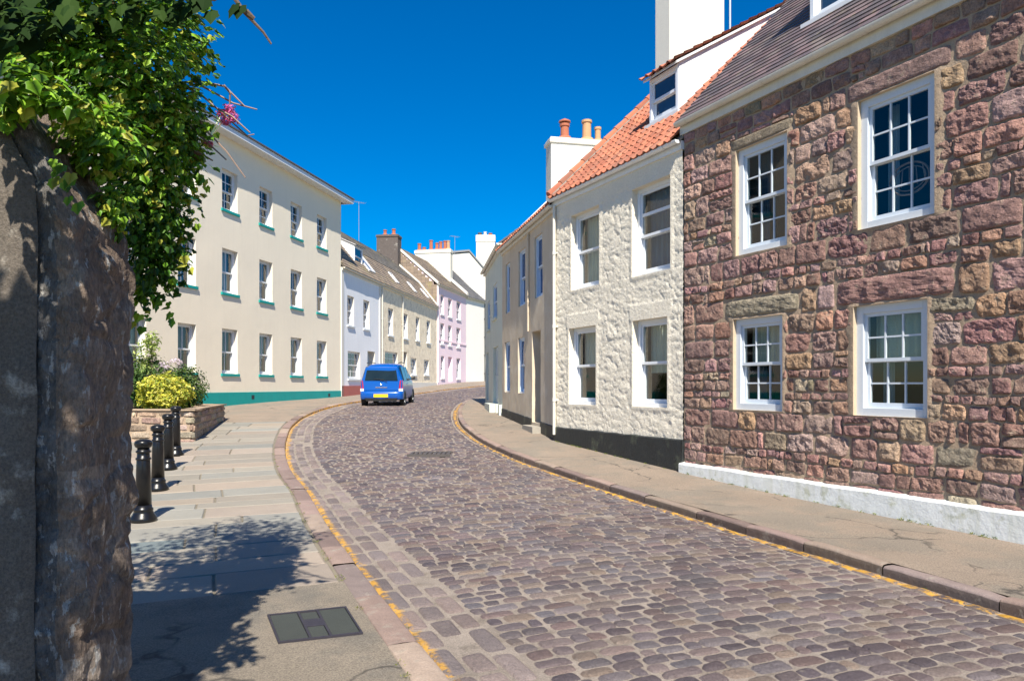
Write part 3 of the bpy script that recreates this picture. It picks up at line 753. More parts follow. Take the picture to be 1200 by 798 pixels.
def stones(mb):
    mb2 = mb
    rubble(mb, lambda a, b, h: S.p(a, -h, b), UN, -.0, lambda u: g(S.p(u,0,0)[1])+.15, 6.2, sops, [.2, .46, .78, 1.06, 1.36, 1.66, 1.98, 2.22, 2.52, 2.8, 3.15, 3.48, 3.8, 4.08, 4.40, 4.64, 4.96, 5.22, 5.5, 5.78, 5.98, 6.16], PAL, fixed=fixed, H=.034, amp=.021, res=1.9, gap=.007, wr=(1.0,2.4), wav=.04, split=.09)
    # end return of the quoin seen past the neighbour
_ow = wall_part
def wall_with(root, fr, u0, u1, z0, z1, holes, mats, reveal, step, disp, extra, name='wall', smooth=True):
    mb = MB(); ids = {}
    us = sorted({u0, u1, *[h[0] for h in holes], *[h[1] for h in holes]}); zs = sorted({z0, z1, *[h[2] for h in holes], *[h[3] for h in holes]})
    def refine(L):
        o = []
        for a, b in zip(L, L[1:]):
            n = max(1, math.ceil((b-a)/step)); o += [a+(b-a)*k/n for k in range(n)]
        return o+[L[-1]]
    us, zs = refine(us), refine(zs)
    for i, a in enumerate(us):
        for j, b in enumerate(zs): ids[i, j] = mb.vert(fr.p(a, -disp(a, b), b))
    for i in range(len(us)-1):
        for j in range(len(zs)-1):
            a, b = (us[i]+us[i+1])/2, (zs[j]+zs[j+1])/2
            if not any(h[0] < a < h[1] and h[2] < b < h[3] for h in holes): mb.face((ids[i, j], ids[i+1, j], ids[i+1, j+1], ids[i, j+1]))
    for h in holes:
        rv = h[4] if len(h) > 4 else reveal
        U_ = [a for a in us if h[0]-1e-6 <= a <= h[1]+1e-6]; Z_ = [b for b in zs if h[2]-1e-6 <= b <= h[3]+1e-6]
        for uu in (h[0], h[1]):
            for a, b in zip(Z_, Z_[1:]): mb.quad(fr.p(uu, -disp(uu, a), a), fr.p(uu, rv, a), fr.p(uu, rv, b), fr.p(uu, -disp(uu, b), b), 1)
        for zz in (h[2], h[3]):
            for a, b in zip(U_, U_[1:]): mb.quad(fr.p(a, -disp(a, zz), zz), fr.p(a, rv, zz), fr.p(b, rv, zz), fr.p(b, -disp(b, zz), zz), 1)
    if extra:
        OCT[0] = 5; k = len(mb.f); extra(mb); OCT[0] = 3
        for i in range(k, len(mb.f)): mb.mi[i] = 2
    o = mb.build(name, mats, root, smooth=smooth, recalc=False)
    if extra: o.data.polygons.foreach_set('use_smooth', [m_ != 2 for m_ in mb.mi])
    return o
M['jamb'] = mat('plastered_jamb', (.50,.40,.28), rough=.9, var=.2, scale=5, bump=.5, bscale=60)
def sdisp(u, z):
    for h in sops:
        if h[0]-.09 < u < h[1]+.09 and h[2]-.03 < z < h[3]+.03: return .035
    return .005+.010*fbm(u*5, z*5, 2, 3)
wall_with(st, S, UN, 0., -.2, 6.2, sops, [M['mortar'], M['jamb'], M['stone']], .05, .07, sdisp, stones)
shell_part(st, S, UN, 0, -.2, 6.2, 6.8, 3.4, 9.75, M['mortar'], ends=(1, 1))
e = MB(); e.box(S, UN, -.001, .0, .26, -.2, 6.19) ; 
for h in sops: pass
# inner skin so that the wall has thickness at its ends
for q0, q1 in ((-.3, -.002), (UN, UN+.3)):
    e = MB(); e.box(S, q0, q1, .03, .3, -.2, 6.3); e.build('wall_end', M['mortar'], st)
rooms(st, S, sops, .9, .05)
for k, op in enumerate(sops):
    w = window(st, S, op, reveal=.03, cols=3, rows=2, ft=.105, st=.045, bar=.022, m='white_skylit', glass='glass', sill=None, curtain=(.52 if k in (2, 3) else None), cm='blind', inside=True, split=.5)
    cu_ = MB()
    for ua, ub in ((op[0]+.1, op[0]+.27), (op[1]-.27, op[1]-.1)): cu_.grid(lambda i, j: S.p(ua+(ub-ua)*i, .42+.02*math.sin(i*26), op[2]+.05+(op[3]-op[2]-.1)*j), 20, 1)
    cu_.build('curtain', M['curtain'] if k % 2 else M['curtain_dark'], w, recalc=False)
mbp = MB(); n = 40
def pl(a, b):
    u = UN+(-.0-UN)*a; x, y, _ = S.p(u, 0, 0); zt = .395+.012*nz(u*1.4, 3)
    w, z = [(-.125, g(y)-.2), (-.13, g(y)+.02), (-.13+.006*nz(u*4, 1), zt-.02), (-.115, zt), (-.02, zt+.012), (.0, zt+.015)][round(b*5)]
    return S.p(u, w, z)
mbp.grid(pl, n, 5); i = [mbp.vert(S.p(0, w, z)) for w, z in ((-.125,0),(-.13,.37),(-.115,.395),(0,.4),(0,0))]; mbp.face(i)
mbp.build('plinth', M['dirty_white'], st, recalc=False, smooth=False)
gutter(st, S, UN, .06, 6.36, r=.07, w=-.13, m='gutter', board=.17, boardw=-.03)
SC = [(.135,.10,.105),(.115,.09,.095),(.15,.115,.115),(.10,.085,.09),(.16,.13,.12),(.17,.12,.12)]
SS = 1.03
roof_s = roof_slab(st, S, UN-.1, .05, -.14, 6.36, 3.4, 6.36+3.54*SS, 6.8, 6.3, M['slate'])
m1 = MB(); slates(m1, S, UN-.1, .05, -.17, 6.365, 3.4, 6.365+3.57*SS, .27, .17, SC, lift=.012); m1.build('slates', M['slate'], roof_s, recalc=False)
def dormer(root, fr, u0, u1, wf, z0, z1, za, wa, sl, sd, cheek='white', roofm='tile', cols=None, board=True, label=None):
    d = bpy.data.objects.new('dormer', None); col.objects.link(d); d.parent = root
    wb = (za-sl*wa-z1+sd*wf)/(sd-sl); zb = z1+sd*(wb-wf); zr = lambda w: za+sl*(w-wa)
    c = MB()
    for ua, ub in ((u0, u0+.06), (u1-.06, u1)):
        c.prism([fr.p(ua, a, b) for a, b in ((wf, z0-.1), (wb, zb-.05), (wf, z1))], [fr.p(ub, a, b) for a, b in ((wf, z0-.1), (wb, zb-.05), (wf, z1))])
    if board:
        zf = zr(wf); nb = max(3, int((z1-zf)/.14))
        for ua, ub in ((u0-.012, u0+.001), (u1-.001, u1+.012)):
            for k in range(nb):
                oa, ob = (z1-zf)*k/nb+.004, (z1-zf)*(k+1)/nb-.004
                wt = lambda o: wf+(z1-zf-o)/(sl-sd)
                pts = [(wf, zf+oa), (wt(oa), z1+sd*(wt(oa)-wf)), (wt(ob), z1+sd*(wt(ob)-wf)), (wf, zf+ob)]
                c.prism([fr.p(ua, *q) for q in pts], [fr.p(ub, *q) for q in pts])
    c.build('cheek', M[cheek], d)
    ro = MB()
    oh = .12
    ro.hexa([fr.p(u0-.08,wf-oh,z1-sd*oh),fr.p(u1+.08,wf-oh,z1-sd*oh),fr.p(u1+.08,wb+.1,zb+sd*.1),fr.p(u0-.08,wb+.1,zb+sd*.1),fr.p(u0-.08,wf-oh,z1-sd*oh+.05),fr.p(u1+.08,wf-oh,z1-sd*oh+.05),fr.p(u1+.08,wb+.1,zb+sd*.1+.05),fr.p(u0-.08,wb+.1,zb+sd*.1+.05)])
    r = ro.build('roof', M['white'], d)
    t = MB()
    if roofm == 'tile': pantiles(t, fr, u0-.12, u1+.12, wf-oh-.05, z1-sd*(oh+.05)+.055, wb+.2, zb+sd*.2+.055, .2, .28, cols or TC)
    else: slates(t, fr, u0-.1, u1+.1, wf-oh-.03, z1-sd*(oh+.03)+.052, wb+.1, zb+sd*.1+.052, .2, .2, SC)
    t.build('tiles', M['tile' if roofm == 'tile' else 'slate'], r, recalc=False)
    b = MB(); b.box(fr, u0+.003, u1-.003, wf+.10, wf+.14, z0-.3, z1-.02); b.build('front', M['white'], d)
    w = window(root, fr, (u0+.01, u1-.01, z0+.02, z1-.04), reveal=wf-.02, cols=1, ft=.07, st=.055, m='upvc', glass='glassd', split=.48); w.parent = d
    return d
TC = [(.40,.13,.07),(.35,.115,.065),(.43,.15,.08),(.31,.105,.06),(.38,.145,.085),(.27,.11,.07)]
dormer(st, S, -3.25, -1.99, .88, 7.42, 8.75, 6.365, -.17, SS, .35, roofm='slate')
f = MB()     # lead and white flashing round the stone house dormer
f.box(S, -3.4, -1.86, .80, .87, 7.30, 7.45); f.build('flashing', M['white'], st)

# -------- cream painted rubble house
C = Frame(Q, (Q[0]+DV[0]*4.655, Q[1]+DV[1]*4.655), 1)
ch = thing('cream_rubble_house', (*C.p(2.3, 2, 0)[:2], g(15)), 'cream painted rubble stone house with orange pantile roof and a small white dormer', 'house', 'houses on the right side of the street')
cops = [(.35,1.55,3.86,5.56),(2.74,3.91,3.87,5.54),(.44,1.53,1.35,3.01),(2.87,4.01,1.34,3.03)]
def cdisp(u, z):
    sm = 0.
    for h in cops:
        du = max(h[0]-u, u-h[1], 0); dz = max(h[2]-z, z-h[3], 0)
        if z > h[3] and z < h[3]+.32 and du < .12: sm = 1
        dd = max(du, dz)
        if dd < .10: sm = max(sm, 1-max(0, dd-.04)/.06)
    if z > 5.62: sm = max(sm, min(1, (z-5.62)/.1))
    uu, zz = u*3.0+.5*nz(u*2.3, z*2.3), z*5.4+.6*nz(u*2.3, z*2.3, 8)
    vd = noise.voronoi(Vector((uu, zz, .3)))[0]; e = vd[1]-vd[0]
    b = min(1, e/.15); b = b*b*(3-2*b)
    b *= .55+.45*max(0, min(1, .5+1.4*nz(u*1.1, z*1.1, 5)))
    r = .012*b+.008*fbm(u*4+.5*nz(u*3,z*3,7), z*7, 1, 4)+.011*abs(fbm(u*13, z*18, 4, 3))
    return .02+(r*(1-sm)+.022*sm)
wall_with(ch, C, 0., 4.655, -.1, 5.95, cops, [M['cream_rubble'], M['cream_rubble']], .12, .028, cdisp, None)
shell_part(ch, C, 0, 4.655, -.1, 5.95, 6.6, 3.45, 9.3, M['cream_render'])
rooms(ch, C, cops, 1.0, .12)
for k, op in enumerate(cops):
    window(ch, C, op, reveal=.095, cols=1, ft=.075, st=.05, m='upvc', glass='glass', curtain=(.97, .98, .62, .5)[k] if k != 1 else .98, cm=('curtain_dark', 'blind', 'blind', 'blind')[k], inside=True, split=.5 if k else .45, extra=.5 if k == 0 else None)
b = MB()
def blackp(fr, z_at, L, w0=-.06):
    def f(a, b):
        u = L*a; x, y, _ = fr.p(u, 0, 0); zt = z_at(u)+.012*nz(u*3, 7); w, z = [(w0, g(y)-.25), (w0, g(y)+.02), (w0+.01*nz(u*3, 2), zt-.02), (w0+.03, zt), (.03, zt+.006)][round(b*4)]
        return fr.p(u, w, z)
    return f
b.grid(blackp(C, lambda u: .80, 4.655, -.075), 60, 4); b.quad(C.p(0,-.075,-.1),C.p(0,.02,-.1),C.p(0,.02,.8),C.p(0,-.06,.8)); b.build('plinth', M['black_base'], ch, recalc=False)
gutter(ch, C, -.0, 4.7, 6.06, r=.06, w=-.15, m='gutter_white', board=.12, boardw=-.05)
rs = roof_slab(ch, C, .0, 4.75, -.12, 6.07, 3.45, 6.07+3.57*.96, 6.6, 5.95, M['cement'], t=.05)
CS = .96
t = MB()
pantiles(t, C, .06, 4.62, -.2, 6.04, 3.45, 6.04+3.65*CS, .205, .27, TC, skip=lambda u, s: 1.30 < u < 2.34 and s > 1.72 and s < 3.9); t.build('tiles', M['tile'], rs, recalc=False)
v = MB()
def slope_box(mb, fr, u0, u1, wa, za, sl, wb, h0, h1, mi=0):
    zb = za+sl*(wb-wa); mb.hexa([fr.p(u0,wa,za+h0),fr.p(u1,wa,za+h0),fr.p(u1,wb,zb+h0),fr.p(u0,wb,zb+h0),fr.p(u0,wa,za+h1),fr.p(u1,wa,za+h1),fr.p(u1,wb,zb+h1),fr.p(u0,wb,zb+h1)], mi)
slope_box(v, C, 4.50, 4.70, -.16, 6.07, CS, 3.45, .0, .10)
v.build('fillet', M['cement'], rs)
v = MB()
L = math.hypot(3.6, 3.6*CS); k = 0
while k < L-.3:     # half round verge tiles
    c = random.choice(TC); w0 = -.2+3.65*k/L
    a, b_ = (w0, 6.04+CS*(w0+.2)+.13), (w0+.33, 6.04+CS*(w0+.53)+.12)
    v.tube([C.p(4.66, *a), C.p(4.66, *b_)], [.085, .07], 8, 0, c); k += .42
v.build('verge', M['tile'], rs)
dormer(ch, C, 1.36, 2.31, .95, 7.2, 8.17, 6.04, -.2, CS, .60)
f = MB(); f.box(C, 1.28, 2.40, .86, .945, 7.04, 7.2); f.build('flashing', M['white'], ch)
chimney(ch, C, 4.69, 5.29, 3.28, 5.06, 8.4, 12.3, pots=[(5,3.7,.6,.11,'terracotta',0),(5,4.5,.6,.11,'buff_pot',0)])
p0 = C.p(4.8, 5.35, 9); am = MB(); am.tube([p0, (p0[0], p0[1], 12.4)], .03, 6); am.tube([(p0[0]-.15, p0[1], 10.9), (p0[0]+.15, p0[1], 11.05)], .02, 5); am.build('aerial', M['aerial'], ch)
pipe(ch, C, 4.60, .62, 5.9, w=-.09, m='gutter')

# -------- beige rendered house
H = Frame((1.034,17.24), (-.294,23.2), 1)
hh = thing('beige_rendered_house', (*H.p(3, 2, 0)[:2], g(20)), 'beige rendered house with narrow windows and a deep door recess beyond the cream one', 'house', 'houses on the right side of the street')
hops = [(4.99,5.6,3.95,5.46),(3.04,3.86,3.98,5.54),(1.23,2.01,4.0,5.58),(4.99,5.72,1.56,3.08),(3.14,3.91,1.54,3.1),(1.4,2.28,.80,3.16,.6)]
wall_with(hh, H, 0, H.L, -.05, 5.85, hops, [M['beige_render'], M['beige_render']], .06, .12, lambda u, z: .012*fbm(u*1.3, z*1.3, 6, 3)+.01, None)
shell_part(hh, H, 0, H.L, -.05, 5.85, 6., 3.0, 8.6, M['beige_render'])
rooms(hh, H, hops[:5], .9, .06)
M['bluewin'] = mat('pale_blue_frame', (.55,.66,.80), rough=.35, var=.03)
for k, op in enumerate(hops[:5]): window(hh, H, op, reveal=.035, cols=1, ft=.055, st=.05, m='bluewin', glass='glass_blue', inside=True)
door(hh, H, hops[5], .6, 'door_pale')
b = MB(); b.box(H, 1.3, 2.4, -.25, .0, g(18.6)-.2, .72); b.build('doorstep', M['cement'], hh)
for ua, ub in ((0, 1.39), (2.29, H.L)):
    b = MB(); f_ = blackp(H, lambda u: .79+.26*u/H.L, 1, -.035)
    b.grid(lambda a, c: blackp(H, lambda u: .80+.25*u/H.L, H.L, -.035)((ua+(ub-ua)*a)/H.L, c), 24, 4); b.build('plinth', M['black_base'], hh, recalc=False)
gutter(hh, H, 0, H.L+.05, 5.95, r=.06, w=-.14, m='gutter', board=.1, boardw=-.05)
rs = roof_slab(hh, H, 0.02, H.L+.1, -.1, 5.98, 3., 5.98+3.1*.98, 6., 5.9, M['white_roof'], t=.05)
t = MB(); pantiles(t, H, 0.02, H.L+.1, -.17, 5.95, .34, 5.95+.5*.98, .2, .25, TC); t.build('tiles', M['tile'], rs, recalc=False)
t = MB(); slates(t, H, 0.02, H.L+.08, .3, 6.38, 3., 6.38+2.7*.98, .3, .22, [(.7,.69,.66),(.62,.61,.58),(.75,.74,.71)]); o = t.build('slates', mat('washed_slate', attr=True, rough=.85, var=.12), rs, recalc=False)
v = MB(); slope_box(v, H, H.L-.02, H.L+.16, -.12, 5.98, .98, 3., .0, .12); v.build('verge', M['white_roof'], rs)
chimney(hh, H, 5.55, 6.15, 1.42, 3.7, 6.9, 9.42, pots=[(5.85,1.95,.58,.14,'terracotta',1),(5.85,2.68,.75,.15,'buff_pot',0),(5.85,3.05,.56,.10,'buff_pot',0)])
pipe(hh, H, 2.55, 3.2, 5.8, w=-.05, r=.025, m='beige_render')

# -------- pale green end house
G4 = Frame((-.294,23.2), (-1.061,29.4), 1)
gh = thing('pale_green_house', (*G4.p(3, 2, 0)[:2], g(26)), 'pale greenish rendered house with two blue doors at the narrow bend of the street', 'house', 'houses on the right side of the street')
def wp(fr, *a): return win_px(fr, *a)
gops = [wp(G4,571.3,574.3,355,387.7), wp(G4,578,582.5,336,375)]
d1 = wp(G4,578,583.8,407.7,470); d2 = wp(G4,569.8,572.6,414,472)
d1 = (d1[0], d1[1], 1.15, d1[3], .12); d2 = (d2[0], d2[1], 1.2, d2[3], .12)
gops = [(*o, .05) for o in gops]
wall_with(gh, G4, 0, G4.L, .3, 6.15, gops+[d1, d2], [M['green_render'], M['green_render']], .16, .25, lambda u, z: .01*fbm(u*1.3, z*1.3, 6, 2), None)
shell_part(gh, G4, 0, G4.L, .3, 6.15, 6., 3., 8.7, M['green_render'])
for o in gops: window(gh, G4, o, reveal=.03, cols=1, ft=.05, m='bluewin', glass='glass_blue', sill=True, sillm='green_render')
for d in (d1, d2): door(gh, G4, d, .09, 'door_pale')
b = MB(); 
for u in (.12, 1.1): b.box(G4, u, u+.28, -.1, .0, .5, 1.15)
b.box(G4, d1[0]-.1, d1[1]+.1, -.3, 0, .6, 1.14); b.build('doorstep', M['green_render'], gh)
gutter(gh, G4, 0, G4.L+.1, 6.22, r=.06, w=-.14, m='gutter', board=.1, boardw=-.05)
rs = roof_slab(gh, G4, 0, G4.L+.12, -.1, 6.25, 3., 8.6, 6., 6.2, M['slate'], t=.05)
t = MB(); slates(t, G4, 0, G4.L+.12, -.14, 6.22, 3., 8.57, .3, .22, SC); t.build('slates', M['slate'], rs, recalc=False)
v = MB(); slope_box(v, G4, G4.L, G4.L+.18, -.12, 6.25, .77, 3., .0, .1); v.build('verge', M['white_roof'], rs)

# ================================================================== LEFT ROW
LB = Frame((-11.64,22.68), (-8.607,37.22), -1)
lb = thing('cream_terrace_building', (*LB.p(6, 4, 0)[:2], g(30)), 'long cream three storey building with teal window sills and a teal painted base', 'building', 'buildings on the left side of the street')
cu = [(-5.5,-4.5),(-2.95,-1.95),(-.4,.62),(2.16,3.13),(4.68,5.70),(7.24,8.24),(9.77,10.78),(12.24,13.25)]; rz = [(2.2,3.87),(5.2,6.84),(8.29,9.79)]
lops = [(a, b, c, d) for (a, b) in cu for (c, d) in rz]
wall_with(lb, LB, -6.5, LB.L, .2, 11.05, lops, [M['cream_render'], M['reveal']], .18, .5, lambda u, z: .012*fbm(u*.8, z*.8, 6, 2), None)
shell_part(lb, LB, -6.5, LB.L, .2, 11.05, 9., 4.5, 12.4, M['cream_render'])
rooms(lb, LB, lops, .8, .18)
for k, op in enumerate(lops):
    r = k % 3
    window(lb, LB, op, reveal=.15, cols=2, rows=1 if r < 2 else 2, ft=.06, st=.05, bar=.03, glass='glass', sill=True, sillm='teal', sillw=.06, silldrop=.10, sill_ext=.07, curtain=random.choice((None, .95, .6, .95, None)), cm=random.choice(('curtain', 'blind', 'curtain_dark')), split=.48)
b = MB(); b.grid(lambda a, c: LB.p(-6.5+(LB.L+6.5)*a, [-.03,-.03,0][round(c*2)], [g(LB.p(-6.5+(LB.L+6.5)*a,0,0)[1])-.3, 1.5, 1.503][round(c*2)]), 30, 2)
b.quad(LB.p(LB.L,-.03,.8),LB.p(LB.L,.1,.8),LB.p(LB.L,.1,1.5),LB.p(LB.L,-.03,1.5)); bo = b.build('plinth', M['teal'], lb, recalc=False)
v = MB()
for x in (294, 384): 
    u, _ = LB.px(x, 466); v.box(LB, u, u+.2, -.034, -.02, 1.22, 1.38)
v.build('air_brick', M['car_black'], lb)
b = MB(); b.box(LB, -6.5, LB.L+.45, -.46, .02, 10.99, 11.03); b.box(LB, -6.5, LB.L+.45, -.485, -.44, 10.97, 11.16); b.box(LB, LB.L+.41, LB.L+.47, -.44, 2., 10.97, 11.16); b.build('cornice', M['white'], lb)
b = MB(); b.hexa([LB.p(-6.6,-.53,11.16),LB.p(LB.L+.5,-.53,11.16),LB.p(LB.L+.5,4.5,12.9),LB.p(-6.6,4.5,12.9),LB.p(-6.6,-.53,11.22),LB.p(LB.L+.5,-.53,11.22),LB.p(LB.L+.5,4.5,12.98),LB.p(-6.6,4.5,12.98)])
b.hexa([LB.p(-6.6,4.5,12.9),LB.p(LB.L+.5,4.5,12.9),LB.p(LB.L+.5,9.4,11.1),LB.p(-6.6,9.4,11.1),LB.p(-6.6,4.5,12.98),LB.p(LB.L+.5,4.5,12.98),LB.p(LB.L+.5,9.4,11.18),LB.p(-6.6,9.4,11.18)])
b.build('roof', mat('dark_roof', (.10,.09,.09), rough=.8), lb)

# -------- blue, yellow, yellow
B = Frame((-8.607,37.22), (-5.826,57.4), -1)
BT = [(.22,.17,.13),(.25,.19,.14),(.19,.155,.125),(.27,.21,.15)]; BG = [(.17,.155,.14),(.145,.135,.125),(.19,.17,.145)]
def far_house(name, label, u0, u1, ops, doors, wm, ze, revm, extra=None, tilec=BT, low=(-.15, 1.4, 9.68), top=(3.5, 11.5), fr=B, matname='brown_tile', cat='house', topc=None, sillm='white', style=(2, 2)):
    r = thing(name, (*fr.p((u0+u1)/2, 2, 0)[:2], g(fr.p(u0,0,0)[1])), label, cat, 'buildings on the left side of the street')
    wall_with(r, fr, u0, u1, .6, ze, ops+doors, [M[wm], M[revm]], .15, .6, lambda u, z: .012*fbm(u*1.1, z*1.1, 6, 2), None)
    shell_part(r, fr, u0, u1, .6, ze, 7., top[0], top[1]-.2, M[wm])
    for o in ops:
        window(r, fr, o, reveal=.12, cols=style[0], rows=style[1], ft=.05, st=.05, bar=.03, glass='glassd', sill=True, sillm=sillm, sillw=.07, silldrop=.09)
    ro = MB(); z0 = ze+.06
    P = [(low[0], z0), (low[1], low[2]), top, (7.15, ze)]
    for (wa, za), (wb, zb) in zip(P, P[1:]):
        ro.hexa([fr.p(u0,wa,za-.06),fr.p(u1,wa,za-.06),fr.p(u1,wb,zb-.06),fr.p(u0,wb,zb-.06),fr.p(u0,wa,za),fr.p(u1,wa,za),fr.p(u1,wb,zb),fr.p(u0,wb,zb)], 0, (.15,.13,.11))
    rr = ro.build('roof', M[matname], r)
    t = MB(); slates(t, fr, u0, u1, P[0][0]-.04, P[0][1], P[1][0], P[1][1], .34, .24, tilec, lift=.02); slates(t, fr, u0, u1, P[1][0], P[1][1], P[2][0], P[2][1], .34, .24, topc or BG, lift=.02); t.build('tiles', M[matname], rr, recalc=False)
    gutter(r, fr, u0, u1, ze+.02, r=.06, w=-.17, m='gutter', board=.12, boardw=-.06)
    return r, rr
def rooflight(r, fr, u, w, z0, sl, wd=.75, L=.95, open_=.0):
    m = MB(); dw = 1/math.hypot(1, sl)
    def P(a, s, h): return fr.p(a, w+dw*s-sl*dw*h, z0+sl*dw*s+dw*h)
    def bx(a0, a1, s0, s1, h0, h1, mi): m.hexa([P(a0,s0,h0),P(a1,s0,h0),P(a1,s1,h0),P(a0,s1,h0),P(a0,s0,h1),P(a1,s0,h1),P(a1,s1,h1),P(a0,s1,h1)], mi)
    t = .08
    bx(u,u+wd,0,t,0,.1,0); bx(u,u+wd,L-t,L,0,.1,0); bx(u,u+t,t,L-t,0,.1,0); bx(u+wd-t,u+wd,t,L-t,0,.1,0); bx(u+t,u+wd-t,t,L-t,.03,.05,1)
    m.build('rooflight', [M['white'], M['solar']], r)
UB = 6.40; UY = B.px(470.5, 400)[0]
bo1 = [wp(B,407,414.8,345.8,380.7), wp(B,425.7,432.9,351,384.8), wp(B,407.6,422,411.2,443.7)]
bd = wp(B,430.6,439.3,411.2,458); bd = (bd[0], bd[1], 1.35, bd[3], .35)
blue, brr = far_house('pale_blue_house', 'pale blue rendered house with a white dormer beside the long cream building', 0, UB, bo1, [bd], 'blue_render', 7.7, 'reveal')
door(blue, B, bd, .33, 'door_pale')
b = MB(); b.box(B, .0, bd[0]-.1, -.05, 0, .9, 1.75); b.build('plinth', M['red_plinth'], blue)
b = MB(); b.box(B, -.02, .28, -.05, 0, .9, 7.6); b.box(B, UB-.3, UB-.02, -.05, 0, .9, 7.6); b.build('quoin', M['white_render'], blue)
dormer(blue, B, 3.3, 4.6, .5, 8.35, 9.5, 7.76, -.15, 1.24, .45, roofm='slate')
rooflight(blue, B, 4.95, .25, 8.28, 1.24, 1.1, 1.5)
aerial(blue, B.p(12.5, 3.5, 11.4), 2.8)
yo1 = [wp(B,454.8,460.8,360.5,392.4), wp(B,451,466,411.2,441)]
yel, yr = far_house('yellow_stone_cottage', 'narrow yellow stone house just right of the pale blue one, behind the car', UB, UY, yo1, [], 'yellow_stone', 7.72, 'reveal')
yo2 = [wp(B,472.5,477.8,367,396), wp(B,487.2,491.6,371,398.6), wp(B,500,504.3,374.9,401.3), wp(B,481.3,488,419.2,439.2), wp(B,496.8,502.6,421.3,439.2)]
yd = wp(B,472.8,477.2,412,450); yd = (yd[0], yd[1], 1.5, yd[3], .35)
yel2, yr2 = far_house('yellow_stone_house', 'wider yellow stone house with two rooflights next to the pink house', UY, B.L, yo2, [yd], 'yellow_stone', 7.74, 'reveal')
door(yel2, B, yd, .33, 'door_dark')
pipe(yel, B, UB+.12, 1.5, 7.6, m='gutter'); pipe(yel2, B, UY+.1, 1.5, 7.6, m='gutter')
rooflight(yel, B, 10.6, .35, 8.37, 1.24, .65, .9); rooflight(yel2, B, 14.8, .3, 8.31, 1.24, .65, .9); rooflight(yel2, B, 18.4, .3, 8.31, 1.24, .65, .9)
b = MB(); b.box(B, UY+.3, B.L-.02, -.04, 0, 1.2, 1.98); b.build('plinth', M['white_render'], yel2)
v = MB()
slope_box(v, B, B.L-.2, B.L+.05, -.12, 7.8, 1.24, 1.4, .05, .2); slope_box(v, B, B.L-.2, B.L+.05, 1.4, 9.68, .867, 3.5, .05, .2); v.build('verge', M['white_render'], yr2)
chimney(yel2, B, 19.75, 20.75, 2.95, 4.65, 10.6, 13.4, m='dark_brick', pots=[(20.2,3.4,.55,.14,'terracotta',0),(20.2,4.1,.5,.13,'terracotta',0)])

# -------- pink house
PK = Frame((-5.826,57.4), (-4.07,65.4), -1)
po = [wp(PK,516.2,520.3,345,368), wp(PK,525,529.6,349.5,371), wp(PK,535,540,352.5,374), wp(PK,516,520.7,378.4,403), wp(PK,525,529.5,381,405), wp(PK,534.8,539.5,383.7,407), wp(PK,516.7,520.7,417,443.3), wp(PK,535,539.5,419.6,444)]
pd = wp(PK,525,530,418,447); pd = (pd[0], pd[1], 2.1, pd[3], .3)
pk, pr = far_house('pink_house', 'three storey pink house with white windows at the bend', 0, PK.L, po, [pd], 'pink', 9.62, 'pink', fr=PK, low=(-.15, 1.6, 11.1), top=(3.4, 12.75), tilec=BT, topc=BT, style=(2, 1))
door(pk, PK, pd, .28, 'pink')
b = MB(); b.box(PK, 0, PK.L, -.05, 0, 5.28, 5.40); b.box(PK, 0, .3, -.06, 0, 1.5, 9.5); b.build('string_course', M['pink'], pk)
v = MB(); slope_box(v, PK, PK.L-.3, PK.L+.1, -.2, 9.62, .86, 3.4, .1, .36); slope_box(v, PK, -.1, .2, -.12, 9.6, .86, 3.4, .02, .22); v.build('coping', M['white_render'], pr)
chimney(pk, PK, 7.75, 8.45, 1.3, 4.6, 10.4, 13.75, pots=[(8.1,4.3,.7,.16,'terracotta',0),(8.1,3.85,.35,.14,'terracotta',0),(8.1,3.2,.95,.16,'terracotta',0),(8.1,2.65,.7,.15,'terracotta',0),(8.1,2.3,.8,.15,'terracotta',0),(8.1,1.9,.85,.15,'terracotta',0),(8.1,1.6,.85,.15,'buff_pot',0)], cap=.25)
aerial(pk, PK.p(8.1, 1.0, 12.2), 2.8)
pipe(pk, PK, .1, 2, 9.5, m='white')

m1 = MB(); slates(m1, Frame(PK.p(0,-.02,0)[:2], PK.p(0,3.4,0)[:2], -1), 0, .01, 0, 0, .01, .01, cols=BT) if False else None
for wq in range(11):
    wa = wq*.31; zt = 9.6+(11.1-9.6)*min(wa, 1.6)/1.6+(max(0, wa-1.6))*.9; zz = 7.6
    while zz < zt-.05:
        c_ = random.choice(BT); m1.box(PK, -.05, -.005, wa, wa+.30, zz, min(zt, zz+.26), 0, c_); zz += .27
m1.build('tile_hanging', M['brown_tile'], pk)
# -------- white house
W = Frame((-4.07,65.4), (-2.50,69.6), -1)
wh, wr_ = far_house('white_house', 'plain white rendered house beyond the pink house', 0, W.L, [], [], 'cream_white', 9.55, 'reveal', fr=W, low=(-.15, 1.5, 11.), top=(3.4, 12.8), tilec=[(.14,.135,.13),(.16,.15,.14)], topc=[(.14,.135,.13),(.16,.15,.14)], matname='slate')
pipe(wh, W, W.L-.3, 2.1, 9.4, m='car_black')
